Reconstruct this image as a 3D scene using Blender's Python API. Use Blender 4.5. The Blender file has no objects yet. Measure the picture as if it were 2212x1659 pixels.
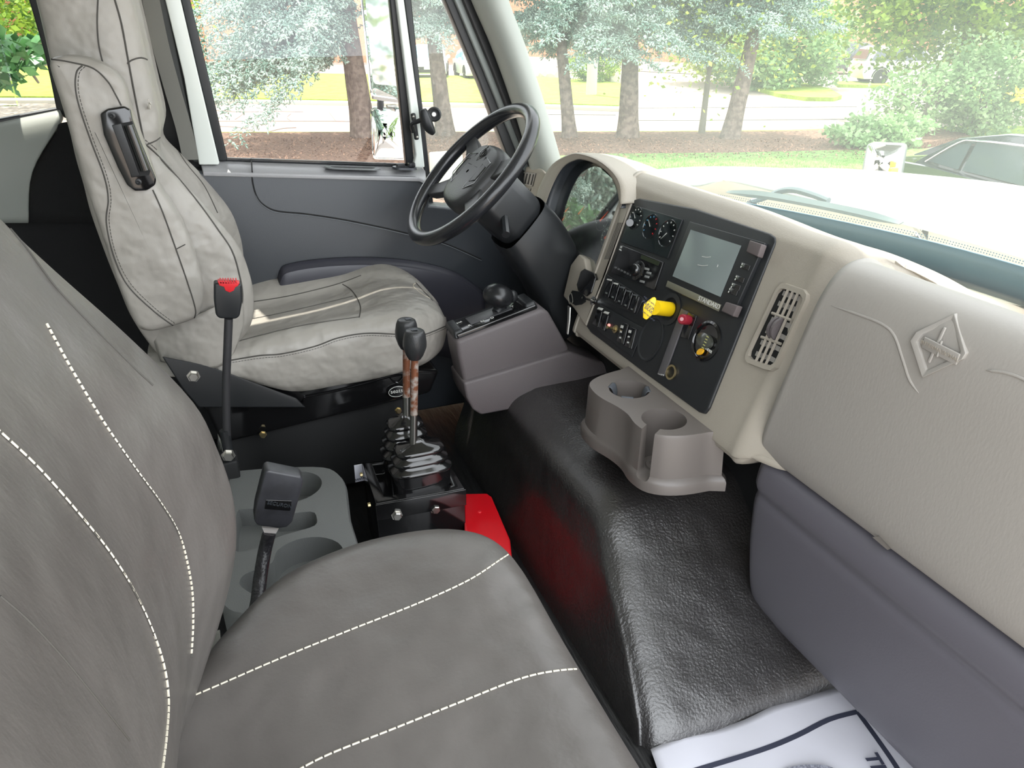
import bpy, bmesh, math, random
import numpy as np
from mathutils import Vector, Matrix
from mathutils.bvhtree import BVHTree
S = bpy.context.scene
COL = S.collection
# ------------------------------------------------------------------ camera, world, sun, exposure
FPX = 1600.0; YAW = math.radians(21.2); PIT = math.atan(770/FPX)
cam_d = bpy.data.cameras.new('camera'); cam = bpy.data.objects.new('camera', cam_d); COL.objects.link(cam)
cam_d.sensor_fit = 'HORIZONTAL'; cam_d.sensor_width = 36; cam_d.lens = FPX*36/2212; cam_d.clip_start = .02; cam_d.clip_end = 400
cam.rotation_euler = (math.pi/2-PIT, 0, -YAW); S.camera = cam
W = bpy.data.worlds.new('sky'); S.world = W; W.use_nodes = True
bg = W.node_tree.nodes['Background']; bg.inputs[0].default_value = (.92, .96, 1, 1); bg.inputs[1].default_value = 2.0
wn_ = W.node_tree; w_tc = wn_.nodes.new('ShaderNodeTexCoord'); w_sx = wn_.nodes.new('ShaderNodeSeparateXYZ'); w_mr = wn_.nodes.new('ShaderNodeMapRange')
wn_.links.new(w_tc.outputs['Generated'], w_sx.inputs[0]); wn_.links.new(w_sx.outputs['Y'], w_mr.inputs[0]); wn_.links.new(w_mr.outputs[0], bg.inputs[1])   # sky strengthened toward the passenger side as added fill, duller over the trees
w_mr.inputs[1].default_value = -.9; w_mr.inputs[2].default_value = .4; w_mr.inputs[3].default_value = 3.2; w_mr.inputs[4].default_value = 1.7; w_mr.interpolation_type = 'SMOOTHSTEP'
sl = bpy.data.lights.new('sun', 'SUN'); so = bpy.data.objects.new('sun', sl); COL.objects.link(so)
sl.energy = 5.2; sl.angle = .012; sl.color = (1, .95, .84)
so.rotation_euler = Vector((-.04, .34, 1.15)).to_track_quat('Z', 'Y').to_euler()
S.view_settings.view_transform = 'Standard'; S.view_settings.look = 'None'; S.view_settings.gamma = 1
S.view_settings.use_curve_mapping = False; S.view_settings.exposure = .72

# ------------------------------------------------------------------ geometry helpers
cF = Vector((math.sin(YAW)*math.cos(PIT), math.cos(YAW)*math.cos(PIT), -math.sin(PIT)))
cR = Vector((math.cos(YAW), -math.sin(YAW), 0)); cU = cR.cross(cF)
def ray(px, py): return cF + cR*((px-1106)/FPX) - cU*((py-829.5)/FPX)
def Y(p, y): d = ray(*p); return d*(y/d.y)
def X(p, x): d = ray(*p); return d*(x/d.x)
def Z(p, z): d = ray(*p); return d*(z/d.z)
DN = Vector((.939, 0, -.343)).normalized(); DC = 1.026/Vector((.939, 0, -.343)).length
def D(p, off=0):                         # point on the sloping dashboard face, off metres towards the cab
    d = ray(*p); return d*((DC-off)/d.dot(DN))
def cr(P, n, closed=False):              # Catmull-Rom through points
    P = [Vector(p) for p in P]; N = len(P); out = []
    if N < 3: 
        return [P[0].lerp(P[1], i/n) for i in range(n+1)]
    segs = N if closed else N-1
    for i in range(segs):
        if closed: a, b, c, d = P[(i-1) % N], P[i], P[(i+1) % N], P[(i+2) % N]
        else: a, b, c, d = P[max(i-1, 0)], P[i], P[i+1], P[min(i+2, N-1)]
        for k in range(n):
            t = k/n
            out.append(.5*((2*b)+(c-a)*t+(2*a-5*b+4*c-d)*t*t+(3*b-a-3*c+d)*t**3))
    if not closed: out.append(P[-1])
    return out
class MB:
    def __init__(s): s.v = []; s.f = []
    def add(s, vs, fs):
        o = len(s.v); s.v += [tuple(v) for v in vs]; s.f += [tuple(i+o for i in f) for f in fs]; return s
    def box(s, c, d, rot=None):
        c = Vector(c); m = rot or Matrix.Identity(3); vs = []
        for x in (-1, 1):
            for y in (-1, 1):
                for z in (-1, 1): vs.append(c+m@Vector((x*d[0]/2, y*d[1]/2, z*d[2]/2)))
        return s.add(vs, [(0, 1, 3, 2), (4, 6, 7, 5), (0, 4, 5, 1), (2, 3, 7, 6), (0, 2, 6, 4), (1, 5, 7, 3)])
    def prism(s, pts, ext):
        n = len(pts); e = Vector(ext); a = [Vector(p) for p in pts]
        return s.add(a+[p+e for p in a], [tuple(range(n))[::-1], tuple(range(n, 2*n))]+[(i, (i+1) % n, n+(i+1) % n, n+i) for i in range(n)])
    def rings(s, R, cyc=True, cap=True):
        n = len(R[0]); vs = [p for r in R for p in r]; fs = []
        for i in range(len(R)-1):
            for j in range(n if cyc else n-1):
                k = (j+1) % n; fs.append((i*n+j, i*n+k, (i+1)*n+k, (i+1)*n+j))
        if cap and cyc: fs += [tuple(range(n))[::-1], tuple((len(R)-1)*n+i for i in range(n))]
        return s.add(vs, fs)
    def tube(s, path, r, seg=10, cap=True, closed=False):
        P = [Vector(p) for p in path]; n = len(P); R = []; up = None
        for i, p in enumerate(P):
            t = (P[(i+1) % n]-P[i-1]) if closed else (P[min(i+1, n-1)]-P[max(i-1, 0)])
            if t.length < 1e-9: t = Vector((0, 0, 1))
            t.normalize()
            if up is None: up = t.orthogonal()
            up = (up-t*up.dot(t)); up = up.normalized() if up.length > 1e-6 else t.orthogonal().normalized()
            b = t.cross(up); rr = r[i] if isinstance(r, (list, tuple)) else r
            R.append([p+(up*math.cos(a)+b*math.sin(a))*rr for a in [2*math.pi*k/seg for k in range(seg)]])
        if closed: R.append(R[0])
        return s.rings(R, cap=cap and not closed)
    def lathe(s, c, axis, prof, seg=24, ell=1.0, side=None):
        ax = Vector(axis).normalized(); u = Vector(side).normalized() if side else ax.orthogonal().normalized(); w = ax.cross(u); c = Vector(c)
        R = [[c+ax*h+(u*math.cos(a)+w*math.sin(a)*ell)*max(r, 1e-4) for a in [2*math.pi*k/seg for k in range(seg)]] for r, h in prof]
        return s.rings(R)
    def cyl(s, a, b, r, seg=16): a = Vector(a); b = Vector(b); return s.lathe(a, b-a, [(r, 0), (r, (b-a).length)], seg)
    def ball(s, c, r, seg=16, n=10, ax=(0, 0, 1), sq=(1, 1)):
        return s.lathe(c, ax, [(r*math.sin(math.pi*i/n)*sq[0], -r*math.cos(math.pi*i/n)*sq[1]) for i in range(n+1)], seg)
    def grid(s, rows, nu=4, nv=4, cyc=False, cap=False):
        A = [cr(r, nu, cyc) for r in rows]; B = [cr([a[j] for a in A], nv) for j in range(len(A[0]))]
        R = [[B[j][i] for j in range(len(B))] for i in range(len(B[0]))]
        return s.rings(R, cyc=cyc, cap=cap)
    def hull(s, pts):
        bm = bmesh.new(); [bm.verts.new(p) for p in pts]; bmesh.ops.convex_hull(bm, input=bm.verts)
        bm.verts.ensure_lookup_table(); bm.verts.index_update()
        lone = [v for v in bm.verts if not v.link_faces]; bmesh.ops.delete(bm, geom=lone, context='VERTS')
        bmesh.ops.dissolve_limit(bm, angle_limit=.02, verts=bm.verts, edges=bm.edges); bm.verts.index_update()
        s.add([v.co.copy() for v in bm.verts], [[v.index for v in f.verts] for f in bm.faces]); bm.free(); return s
    def build(s, name, m, parent=None, bev=0, sub=0, flat=False, ang=38, seg=3, thick=0, fix=True):
        me = bpy.data.meshes.new(name); me.from_pydata(s.v, [], [tuple(f) for f in s.f])
        bm = bmesh.new(); bm.from_mesh(me)
        if fix:
            bmesh.ops.remove_doubles(bm, verts=bm.verts, dist=1e-6); bmesh.ops.recalc_face_normals(bm, faces=bm.faces)
        if bev:
            es = [e for e in bm.edges if len(e.link_faces) == 2 and e.calc_face_angle(0) > .35]
            bmesh.ops.bevel(bm, geom=es, offset=bev, segments=seg, profile=.5, affect='EDGES', clamp_overlap=True)
        bm.to_mesh(me); bm.free(); me.materials.append(m)
        if not flat: me.shade_smooth(); me.set_sharp_from_angle(angle=math.radians(ang))
        o = bpy.data.objects.new(name, me); COL.objects.link(o)
        if thick: md = o.modifiers.new('s', 'SOLIDIFY'); md.thickness = thick; md.offset = 0
        if sub: md = o.modifiers.new('s', 'SUBSURF'); md.levels = md.render_levels = sub
        if parent: setpar(o, parent)
        return o
def setpar(o, p):
    o.parent = p; q = Vector((0, 0, 0)) if p.parent else Vector(p.location)
    o.matrix_parent_inverse = Matrix.Translation(-q)
def tag(o, label=None, cat=None, group=None, kind=None):
    for k, v in (('label', label), ('category', cat), ('group', group), ('kind', kind)):
        if v: o[k] = v
    return o
def thing(name, loc, label, cat, group=None, kind=None):
    o = bpy.data.objects.new(name, None); COL.objects.link(o); o.location = loc; o.empty_display_size = .1
    return tag(o, label, cat, group, kind)
def copy_tree(o, parent=None, loc=None, rz=None, sc=None):
    c = o.copy(); COL.objects.link(c)
    if parent: c.parent = parent; c.matrix_parent_inverse = o.matrix_parent_inverse.copy()
    if loc: c.location = loc
    if rz is not None: c.rotation_euler = (0, 0, rz)
    if sc: c.scale = (sc,)*3 if not isinstance(sc, tuple) else sc
    for ch in list(o.children): copy_tree(ch, c)
    return c
def boolean(o, cutters):
    for c in cutters:
        md = o.modifiers.new('b', 'BOOLEAN'); md.operation = 'DIFFERENCE'; md.object = c; md.solver = 'EXACT'
    bpy.context.view_layer.update(); dg = bpy.context.evaluated_depsgraph_get()
    me = bpy.data.meshes.new_from_object(o.evaluated_get(dg)); o.modifiers.clear(); o.data = me
    me.shade_smooth(); me.set_sharp_from_angle(angle=math.radians(35))
    for c in cutters: bpy.data.objects.remove(c)
    return o
def bvh(objs):
    bpy.context.view_layer.update(); dg = bpy.context.evaluated_depsgraph_get(); out = []
    for o in objs:
        e = o.evaluated_get(dg); me = e.to_mesh(); M = o.matrix_world
        out.append(BVHTree.FromPolygons([M@v.co for v in me.vertices], [tuple(p.vertices) for p in me.polygons])); e.to_mesh_clear()
    return out
def trace(T, pts, n=14, lift=.0006):     # lay a seam path on the surface of an upholstered part
    pp = cr([(x, y, 0) for x, y in pts], n); out = []
    for p in pp:
        h = T.ray_cast(Vector((0, 0, 0)), ray(p.x, p.y).normalized())
        if h[0] is not None:
            nn = h[1] if h[1].dot(h[0]) < 0 else -h[1]
            if not out or (h[0]-out[-1]).length < .06: out.append(h[0]+nn*lift)
    return out
def stitches(path, L=.0075, gap=.0022, r=.0011):
    mb = MB(); acc = 0; cur = [path[0]]; on = True
    for a, b in zip(path, path[1:]):
        d = (b-a).length; t = 0
        while d-t > (L if on else gap)-acc:
            t += (L if on else gap)-acc; p = a+(b-a)*(t/d)
            if on:
                cur.append(p); 
                if len(cur) > 1: mb.tube(cur, r, 6)
            cur = [p]; on = not on; acc = 0
        acc += d-t
        if on: cur.append(b.copy())
        else: cur = [b]
    return mb
def text(body, name, m, parent, origin, ux, uy, size, ext=.0004, align='CENTER', bold=0):
    cu = bpy.data.curves.new(name, 'FONT'); cu.body = body; cu.size = size; cu.extrude = ext; cu.align_x = align; cu.align_y = 'CENTER'; cu.offset = bold
    o = bpy.data.objects.new(name, cu); COL.objects.link(o); bpy.context.view_layer.update()
    me = bpy.data.meshes.new_from_object(o.evaluated_get(bpy.context.evaluated_depsgraph_get())); bpy.data.objects.remove(o)
    ux = Vector(ux).normalized(); uy = Vector(uy); uy = (uy-ux*uy.dot(ux)).normalized(); uz = ux.cross(uy)
    M = Matrix((ux, uy, uz)).transposed().to_4x4(); M.translation = Vector(origin); me.transform(M)
    me.materials.clear(); me.materials.append(m); o = bpy.data.objects.new(name, me); COL.objects.link(o)
    if parent: setpar(o, parent)
    return o

# ------------------------------------------------------------------ materials
def s2l(c): return tuple((x/255/12.92 if x/255 <= .04045 else ((x/255+.055)/1.055)**2.4) for x in c)
def mat(name, rgb, rough=.5, bump=0, bscale=200, metal=0, spec=.5, coat=0, vary=0, vscale=8, rgb2=None, dist=.002, bscale2=None, emit=None, detail=4, coord='Object', bstretch=None, ramp=(.4, .6), coatr=.1):
    m = bpy.data.materials.new(name); m.use_nodes = True; nt = m.node_tree; b = nt.nodes['Principled BSDF']
    c = s2l(rgb); b.inputs['Base Color'].default_value = (*c, 1); b.inputs['Roughness'].default_value = rough
    b.inputs['Metallic'].default_value = metal; b.inputs['Specular IOR Level'].default_value = spec
    b.inputs['Coat Weight'].default_value = coat; b.inputs['Coat Roughness'].default_value = coatr
    if emit: b.inputs['Emission Color'].default_value = (*s2l(rgb), 1); b.inputs['Emission Strength'].default_value = emit
    if bump or vary or rgb2: tc = nt.nodes.new('ShaderNodeTexCoord')
    if vary or rgb2:
        n = nt.nodes.new('ShaderNodeTexNoise'); n.inputs['Scale'].default_value = vscale; n.inputs['Detail'].default_value = detail
        nt.links.new(tc.outputs[coord], n.inputs['Vector'])
        r = nt.nodes.new('ShaderNodeValToRGB'); r.color_ramp.elements[0].position = ramp[0]; r.color_ramp.elements[1].position = ramp[1]
        c2 = s2l(rgb2) if rgb2 else tuple(x*(1+vary) for x in c); c1 = c if rgb2 else tuple(x*(1-vary) for x in c)
        r.color_ramp.elements[0].color = (*c1, 1); r.color_ramp.elements[1].color = (*c2, 1)
        nt.links.new(n.outputs['Fac'], r.inputs['Fac']); nt.links.new(r.outputs['Color'], b.inputs['Base Color'])
    if bump:
        n = nt.nodes.new('ShaderNodeTexNoise'); n.inputs['Scale'].default_value = bscale; n.inputs['Detail'].default_value = 3
        src = tc.outputs[coord]
        if bstretch:
            mp = nt.nodes.new('ShaderNodeMapping'); mp.inputs['Scale'].default_value = bstretch; nt.links.new(src, mp.inputs['Vector']); src = mp.outputs['Vector']
        nt.links.new(src, n.inputs['Vector'])
        bp = nt.nodes.new('ShaderNodeBump'); bp.inputs['Strength'].default_value = bump; bp.inputs['Distance'].default_value = dist
        nt.links.new(n.outputs['Fac'], bp.inputs['Height']); nt.links.new(bp.outputs['Normal'], b.inputs['Normal'])
        if bscale2:
            n2 = nt.nodes.new('ShaderNodeTexNoise'); n2.inputs['Scale'].default_value = bscale2; nt.links.new(tc.outputs[coord], n2.inputs['Vector'])
            b2 = nt.nodes.new('ShaderNodeBump'); b2.inputs['Strength'].default_value = .7; b2.inputs['Distance'].default_value = .02
            nt.links.new(n2.outputs['Fac'], b2.inputs['Height']); nt.links.new(b2.outputs['Normal'], bp.inputs['Normal'])
    return m
def glass(name, refl=.1, tint=(1, 1, 1), dust=0, dcol=(.9, 1, .92)):
    m = bpy.data.materials.new(name); m.use_nodes = True; nt = m.node_tree; nt.nodes.clear()
    o = nt.nodes.new('ShaderNodeOutputMaterial'); t = nt.nodes.new('ShaderNodeBsdfTransparent'); t.inputs[0].default_value = (*tint, 1)
    g = nt.nodes.new('ShaderNodeBsdfGlossy'); g.inputs['Roughness'].default_value = 0; mx = nt.nodes.new('ShaderNodeMixShader')
    if refl < 0:
        fr = nt.nodes.new('ShaderNodeFresnel'); fr.inputs[0].default_value = 1.5; nt.links.new(fr.outputs[0], mx.inputs[0])
    else: mx.inputs[0].default_value = refl
    nt.links.new(t.outputs[0], mx.inputs[1]); nt.links.new(g.outputs[0], mx.inputs[2]); out = mx.outputs[0]
    if dust:
        tr = nt.nodes.new('ShaderNodeBsdfTranslucent'); tr.inputs[0].default_value = (*dcol, 1); df = nt.nodes.new('ShaderNodeBsdfDiffuse'); df.inputs[0].default_value = (*dcol, 1)
        m0 = nt.nodes.new('ShaderNodeMixShader'); m0.inputs[0].default_value = .4; nt.links.new(tr.outputs[0], m0.inputs[1]); nt.links.new(df.outputs[0], m0.inputs[2])
        m2 = nt.nodes.new('ShaderNodeMixShader'); tc = nt.nodes.new('ShaderNodeTexCoord'); n = nt.nodes.new('ShaderNodeTexNoise'); n.inputs['Scale'].default_value = 2.5
        nt.links.new(tc.outputs['Object'], n.inputs['Vector']); mr = nt.nodes.new('ShaderNodeMapRange'); mr.inputs[1].default_value = .3; mr.inputs[2].default_value = .7
        mr.inputs[3].default_value = dust*.75; mr.inputs[4].default_value = dust*1.25; nt.links.new(n.outputs['Fac'], mr.inputs[0]); nt.links.new(mr.outputs[0], m2.inputs[0])
        nt.links.new(out, m2.inputs[1]); nt.links.new(m0.outputs[0], m2.inputs[2]); out = m2.outputs[0]
    nt.links.new(out, o.inputs[0]); return m
M = {}
M['leather'] = mat('grey_leather', (155, 151, 144), .42, .25, 420, vary=.05, vscale=5, dist=.0006, bscale2=16)
M['leather_b'] = mat('blue_grey_leather', (150, 154, 160), .38, .2, 420, dist=.0005)
M['vinyl'] = mat('dark_grey_vinyl', (92, 88, 85), .4, .35, 160, vary=.07, vscale=6, dist=.0012, bstretch=(1, 1, .5), bscale2=9)
M['thread'] = mat('cream_thread', (214, 206, 188), .7)
M['seam'] = mat('dark_seam', (70, 68, 64), .7)
M['dash'] = mat('warm_grey_plastic', (158, 151, 139), .5, .5, 330, dist=.0008)
M['pad'] = mat('grey_plastic_skin', (150, 146, 140), .52, .4, 260, dist=.0006, bstretch=(1, 1, .4))
M['lower'] = mat('slate_plastic', (92, 90, 97), .45, .3, 300, dist=.0006)
M['black'] = mat('black_plastic', (34, 36, 38), .42, .1, 300, dist=.0004)
M['gloss'] = mat('gloss_black', (20, 20, 21), .12, coat=.6)
M['matte'] = mat('matte_black', (18, 19, 20), .7)
M['door'] = mat('charcoal_door_plastic', (52, 56, 61), .38, .35, 400, dist=.0005)
M['rubber'] = mat('black_rubber', (22, 22, 23), .35, .6, 60, dist=.004, bstretch=(1, .18, 1))
M['cover'] = mat('black_vinyl_cover', (40, 38, 38), .34, .9, 190, dist=.0022, spec=1, coat=.6, bscale2=7, coatr=.32)
M['console'] = mat('grey_console_plastic', (98, 92, 93), .55, .6, 330, dist=.001)
M['cup'] = mat('taupe_grey_plastic', (106, 100, 96), .36, .08, 300, dist=.0004)
M['tray'] = mat('pebbled_grey_plastic', (100, 102, 101), .45, .6, 380, dist=.001)
M['red'] = mat('red_paint', (215, 14, 28), .3, coat=.4)
M['redp'] = mat('red_plastic', (214, 40, 48), .4)
M['yellow'] = mat('yellow_plastic', (244, 205, 20), .4)
M['maroon'] = mat('maroon_plastic', (140, 34, 48), .35)
M['steel'] = mat('zinc_steel', (190, 188, 182), .28, metal=1)
M['brass'] = mat('yellow_zinc', (196, 180, 140), .35, metal=1)
M['chrome'] = mat('chrome', (228, 230, 232), .04, metal=1)
M['rust'] = mat('rusty_steel', (128, 80, 56), .5, .4, 300, metal=.35, rgb2=(176, 168, 160), vscale=60, ramp=(.45, .62), dist=.0006)
M['white'] = mat('white_paint', (226, 232, 226), .35, coat=.3)
M['hood'] = mat('white_hood_paint', (232, 236, 224), .22, coat=.6)
M['trim'] = mat('light_grey_trim', (150, 155, 149), .6, .2, 400, dist=.0004)
M['screen'] = mat('screen_glass', (128, 138, 138), .12, coat=.5)
M['silver'] = mat('silver_trim', (140, 138, 122), .35, metal=.5)
M['knob'] = mat('grey_rubber_knob', (92, 84, 84), .7, .4, 900, dist=.0005)
M['ink'] = mat('pale_marking', (205, 205, 200), .6)
M['inkb'] = mat('dark_marking', (62, 66, 84), .7)
M['orange'] = mat('orange_needle_glow', (232, 88, 40), .5, emit=.9)  # glow added so the needles show behind the dark lens
M['blue'] = mat('blue_marking', (90, 150, 190), .5)
M['mirror'] = mat('mirror_glass', (235, 238, 240), .0, metal=1)
M['belt'] = mat('grey_belt_webbing', (118, 118, 112), .7, .4, 600, dist=.0005)
M['shade_trim'] = mat('black_shade_trim', (26, 27, 28), .95, .6, 500)  # black lower wall trim, also stands in for shade behind the seat
M['paper'] = mat('white_paper', (226, 226, 236), .75, .25, 9, dist=.01)
M['window'] = glass('clear_glass', -1)
M['windshield'] = glass('dusty_windshield', .03, dust=.11)
M['ventglass'] = glass('dusty_vent_glass', .03, dust=.07)
M['lens'] = glass('reflective_lens', .42, (.8, .85, .82))
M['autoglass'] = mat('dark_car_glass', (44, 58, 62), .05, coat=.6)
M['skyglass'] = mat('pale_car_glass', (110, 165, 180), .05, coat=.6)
M['tyre'] = mat('tyre_rubber', (30, 30, 30), .7)

# ================================================================== SETTING: CAB SHELL
fl = MB().box((.2, 1.2, -1.225), (1.9, 2.3, .05)).build('floor', M['rubber'], bev=.004); tag(fl, kind='structure')
MB().box((-.72, 1.2, -.25), (.04, 2.3, 2.1)).build('wall_rear', M['trim'])['kind'] = 'structure'
ce = MB().grid([[(x, y, .74-.06*((y-1.2)/1.1)**4+(-.07 if x > .6 else 0)-(.09 if x > .9 else 0)) for y in (.12, .5, 1.2, 1.9, 2.28)] for x in (-.72, -.2, .3, .75, .96)], 4, 4).build('ceiling', M['trim'], thick=.03); ce['kind'] = 'structure'
fw = MB().box((1.34, 1.2, -.88), (.04, 2.2, .6)).build('wall_front', M['matte']); fw['kind'] = 'structure'
# left side wall behind the door
wl = thing('wall_left', (-.3, 2.33, -1.2), None, None, kind='structure')
def yslab(px, y0, dy, m, name, parent, bev=.004, **k):
    return MB().prism([Y(p, y0) for p in px], (0, dy, 0)).build(name, m, parent, bev=bev, **k)
MB().grid([[Y(p, 2.31) for p in ((-140, 292), (-60, 278), (40, 258), (130, 240))],
           [Y(p, 2.26) for p in ((-140, 320), (-60, 306), (40, 285), (130, 265))],
           [Y(p, 2.24) for p in ((-140, 380), (-60, 380), (30, 380), (70, 372))],
           [Y(p, 2.25) for p in ((-140, 480), (-60, 480), (25, 480), (62, 480))]], 5, 5).build('side_trim', M['trim'], wl, thick=.012)
MB().grid([[Y(p, 2.26) for p in ((40, 288), (90, 275), (170, 260), (300, 240))], [Y(p, 2.275) for p in ((66, 330), (110, 330), (200, 330), (360, 330))],
           [Y(p, 2.28) for p in ((60, 480), (120, 480), (220, 480), (400, 480))]], 4, 4).build('side_shade', M['shade_trim'], wl, thick=.008)  # black panel drawn where the grey side wall falls into soft shade
MB().prism([Y(p, 2.29) for p in ((-140, 520), (20, 480), (62, 462), (130, 425), (300, 420), (470, 420), (470, 1100), (-140, 1100))], (0, .05, 0)).build('lower_trim', M['shade_trim'], wl)
yslab([(300, -120), (352, -120), (400, 0), (440, 140), (470, 260), (480, 372), (380, 372), (130, 250), (122, 240), (108, 170), (94, 110), (74, 40), (56, -20), (42, -120)], 2.30, .04, M['black'], 'pillar_trim', wl)
yslab([(-230, 300), (130, 232), (130, 250), (-230, 318)], 2.3, .05, M['black'], 'window_gasket', wl)
MB().box((-.60, 2.34, .32), (.3, .02, 1.0)).build('window_3', M['window'])['kind'] = 'structure'
yslab([(306, -60), (357, -60), (365, 30), (432, 352), (418, 350), (400, 320), (372, 250), (330, 100)], 2.262, .04, mat('dark_grey_trim', (66, 69, 68), .6, .2, 300), 'pillar_cover', wl)
bl = MB()
bp = [Y(p, 2.24) for p in ((318, -40), (345, 90), (372, 190), (398, 280), (412, 345))]
bl.rings([[p+Vector((-.02, 0, 0)), p+Vector((.02, -.006, 0)), p+Vector((.02, -.004, 0)), p+Vector((-.02, .002, 0))] for p in cr(bp, 6)])
tag(bl.build('seat_belt', M['belt'], flat=True), 'grey seat belt webbing hanging down the driver side rear pillar', 'seat belt')

# ---- driver door
dr = thing('door_1', (.45, 2.28, -1.2), None, None, kind='structure')
top = [(440, 372), (905, 384), (921, 392), (927, 410), (927, 445), (1120, 462)]
P_ = [Y(p, 2.22) for p in top]
body = P_+[Vector((.99, 2.22, -.5)), Vector((.99, 2.22, -1.19)), Vector((-.12, 2.22, -1.19)), Vector((-.12, 2.22, -.345))]
MB().prism(body, (0, .09, 0)).build('door_panel', M['door'], dr, bev=.008)
MB().prism([Y((438, 371), 2.215), Y((905, 385), 2.215), Y((921, 391), 2.215), Y((918, 361), 2.31), Y((470, 345), 2.31), Y((430, 344), 2.31)], (0, 0, -.012)).build('door_sill', mat('door_sill_plastic', (158, 158, 160), .3, .2, 300), dr, bev=.003)
MB().tube([Y((543, 345), 2.3)+Vector((0, 0, .002)), Y((545, 373), 2.213)+Vector((0, 0, .002))], .002).build('sill_joint', M['matte'], dr)
def door_line(px, r=.0022, name='seam_groove', y=2.219):
    q = cr([Y(p, y) for p in px], 8)
    MB().tube(q, r, 6).build(name, M['matte'], dr); MB().tube([a+Vector((0, -.0005, -.0045)) for a in q], r*.6, 6).build('seam_edge', mat('seam_edge_plastic', (110, 114, 118), .3), dr)
door_line([(545, 374), (546, 395), (555, 425), (572, 444), (600, 456), (660, 462), (740, 474), (820, 490), (880, 504), (960, 525), (1040, 560)])
# lower pocket bulge
pk = [[Y(p, 2.215) for p in ((600, 620), (606, 585), (625, 571), (700, 560), (800, 557), (900, 566), (980, 588), (1040, 628))]]
pk.append([p+Vector((.0, -.022, -.012)) for p in pk[0]]); pk.append([p+Vector((0, -.032, -.05)) for p in pk[0]]); pk.append([p+Vector((0, -.03, -.3)) for p in pk[0]])
MB().grid(pk, 4, 4).build('map_pocket', mat('pocket_plastic', (58, 58, 66), .35, .2, 400, dist=.0004), dr, thick=.006)
# sill recess and switch plate
c = Y((762, 364), 2.262); 
def stadium(c, L, Wd, z, n=12):
    out = []
    for k in range(n+1): a = -math.pi/2+math.pi*k/n; out.append(Vector((c.x+L/2-Wd/2+Wd/2*math.cos(a), c.y+Wd/2*math.sin(a), z)))
    for k in range(n+1): a = math.pi/2+math.pi*k/n; out.append(Vector((c.x-L/2+Wd/2+Wd/2*math.cos(a), c.y+Wd/2*math.sin(a), z)))
    return out
sl_ = lambda L, Wd, h, cc: [Vector((p.x, p.y, cc.z+h-(p.x-cc.x)*.09)) for p in stadium(cc, L, Wd, 0)]
MB().rings([sl_(.165, .062, .0005, c), sl_(.16, .058, .004, c), sl_(.135, .042, .004, c), sl_(.13, .038, .001, c)], cap=False).build('recess_rim', mat('rim_plastic', (112, 114, 116), .3), dr)
MB().add(sl_(.13, .038, .0015, c), [tuple(range(26))]).build('recess_floor', M['matte'], dr)
c = Y((874, 365), 2.262)
MB().rings([sl_(.075, .05, .0, c), sl_(.072, .047, .006, c)]).build('switch_plate', M['door'], dr)
for dx, w in ((-.012, .024), (.018, .012), (.028, .008)): MB().box(c+Vector((dx, 0, .011)), (w, .02, .012)).build('window_switch', M['black'], dr, bev=.002)
# door frame uprights
fr = lambda px, y, dy, m, name, par=dr, bev=.004: yslab(px, y, dy, m, name, par, bev)
fr([(340, -80), (378, -80), (390, 0), (430, 170), (474, 352), (472, 356), (430, 356), (398, 170), (357, 0)], 2.25, .06, M['white'], 'rear_frame')
fr([(378, -80), (396, -80), (411, 0), (452, 170), (491, 340), (491, 348), (473, 348), (430, 170), (390, 0)], 2.29, .04, M['black'], 'rear_gasket')
fr([(486, 341), (893, 355), (893, 362), (486, 349)], 2.3, .02, M['black'], 'sill_gasket')
fr([(832, -80), (850, -80), (858, 0), (896, 356), (878, 356), (842, 0)], 2.29, .03, M['black'], 'division_gasket')
fr([(849, -80), (864, -80), (873, 0), (905, 240), (918, 362), (893, 362), (899, 335), (893, 290), (857, 0)], 2.27, .04, M['white'], 'division_bar')
fr([(864, -80), (880, -80), (889, 0), (910, 200), (940, 470), (926, 470), (916, 350), (893, 150), (873, 0)], 2.285, .03, M['black'], 'vent_gasket')
MB().box((.4, 2.3, .62), (1.1, .06, .36)).build('door_header', M['white'], dr)
MB().prism([Y(p, 2.3) for p in ((395, -250), (830, -250), (893, 358), (480, 345))], (0, .004, 0)).build('window_1', M['window'], flat=True)['kind'] = 'structure'
MB().prism([Y(p, 2.3) for p in ((850, -250), (870, -250), (940, -80), (963, 0), (1040, 180), (1128, 390), (1134, 470), (932, 470))], (0, .004, 0)).build('window_2', M['ventglass'], flat=True)['kind'] = 'structure'
# A pillar
ap = thing('trim_1', (.9, 2.2, -.4), None, None, kind='structure')
fr([(930, -80), (952, -80), (982, 0), (1060, 185), (1133, 360), (1150, 470), (1118, 470), (1112, 380), (1036, 180), (961, 0)], 2.285, .04, M['black'], 'pillar_gasket', ap)
fr([(950, -80), (970, -80), (1001, 0), (1064, 150), (1150, 370), (1133, 370), (1048, 160), (981, 0)], 2.275, .05, mat('pillar_metal', (120, 126, 124), .35, metal=.3), 'pillar_channel', ap)
fr([(968, -80), (1000, -80), (1024, 0), (1090, 160), (1160, 372), (1148, 372), (1062, 150), (1000, 0)], 2.262, .06, M['black'], 'pillar_seal', ap)
lf = [(985, -90), (1019, 0), (1062, 100), (1102, 210), (1130, 300), (1150, 380)]; rt = [(1068, -90), (1095, 0), (1132, 100), (1166, 200), (1196, 300), (1222, 395)]
MB().grid([[Y(a, 2.27), Y(a, 2.22)+Vector((.008, 0, 0)), (Y(a, 2.18)+Y(b, 2.18))/2+Vector((-.015, -.005, 0)), (Y(a, 2.16)*.25+Y(b, 2.16)*.75), Y(b, 2.185), Y(b, 2.26)] for a, b in zip(lf, rt)], 5, 5).build('pillar_cover', M['trim'], ap, thick=.006)
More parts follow.
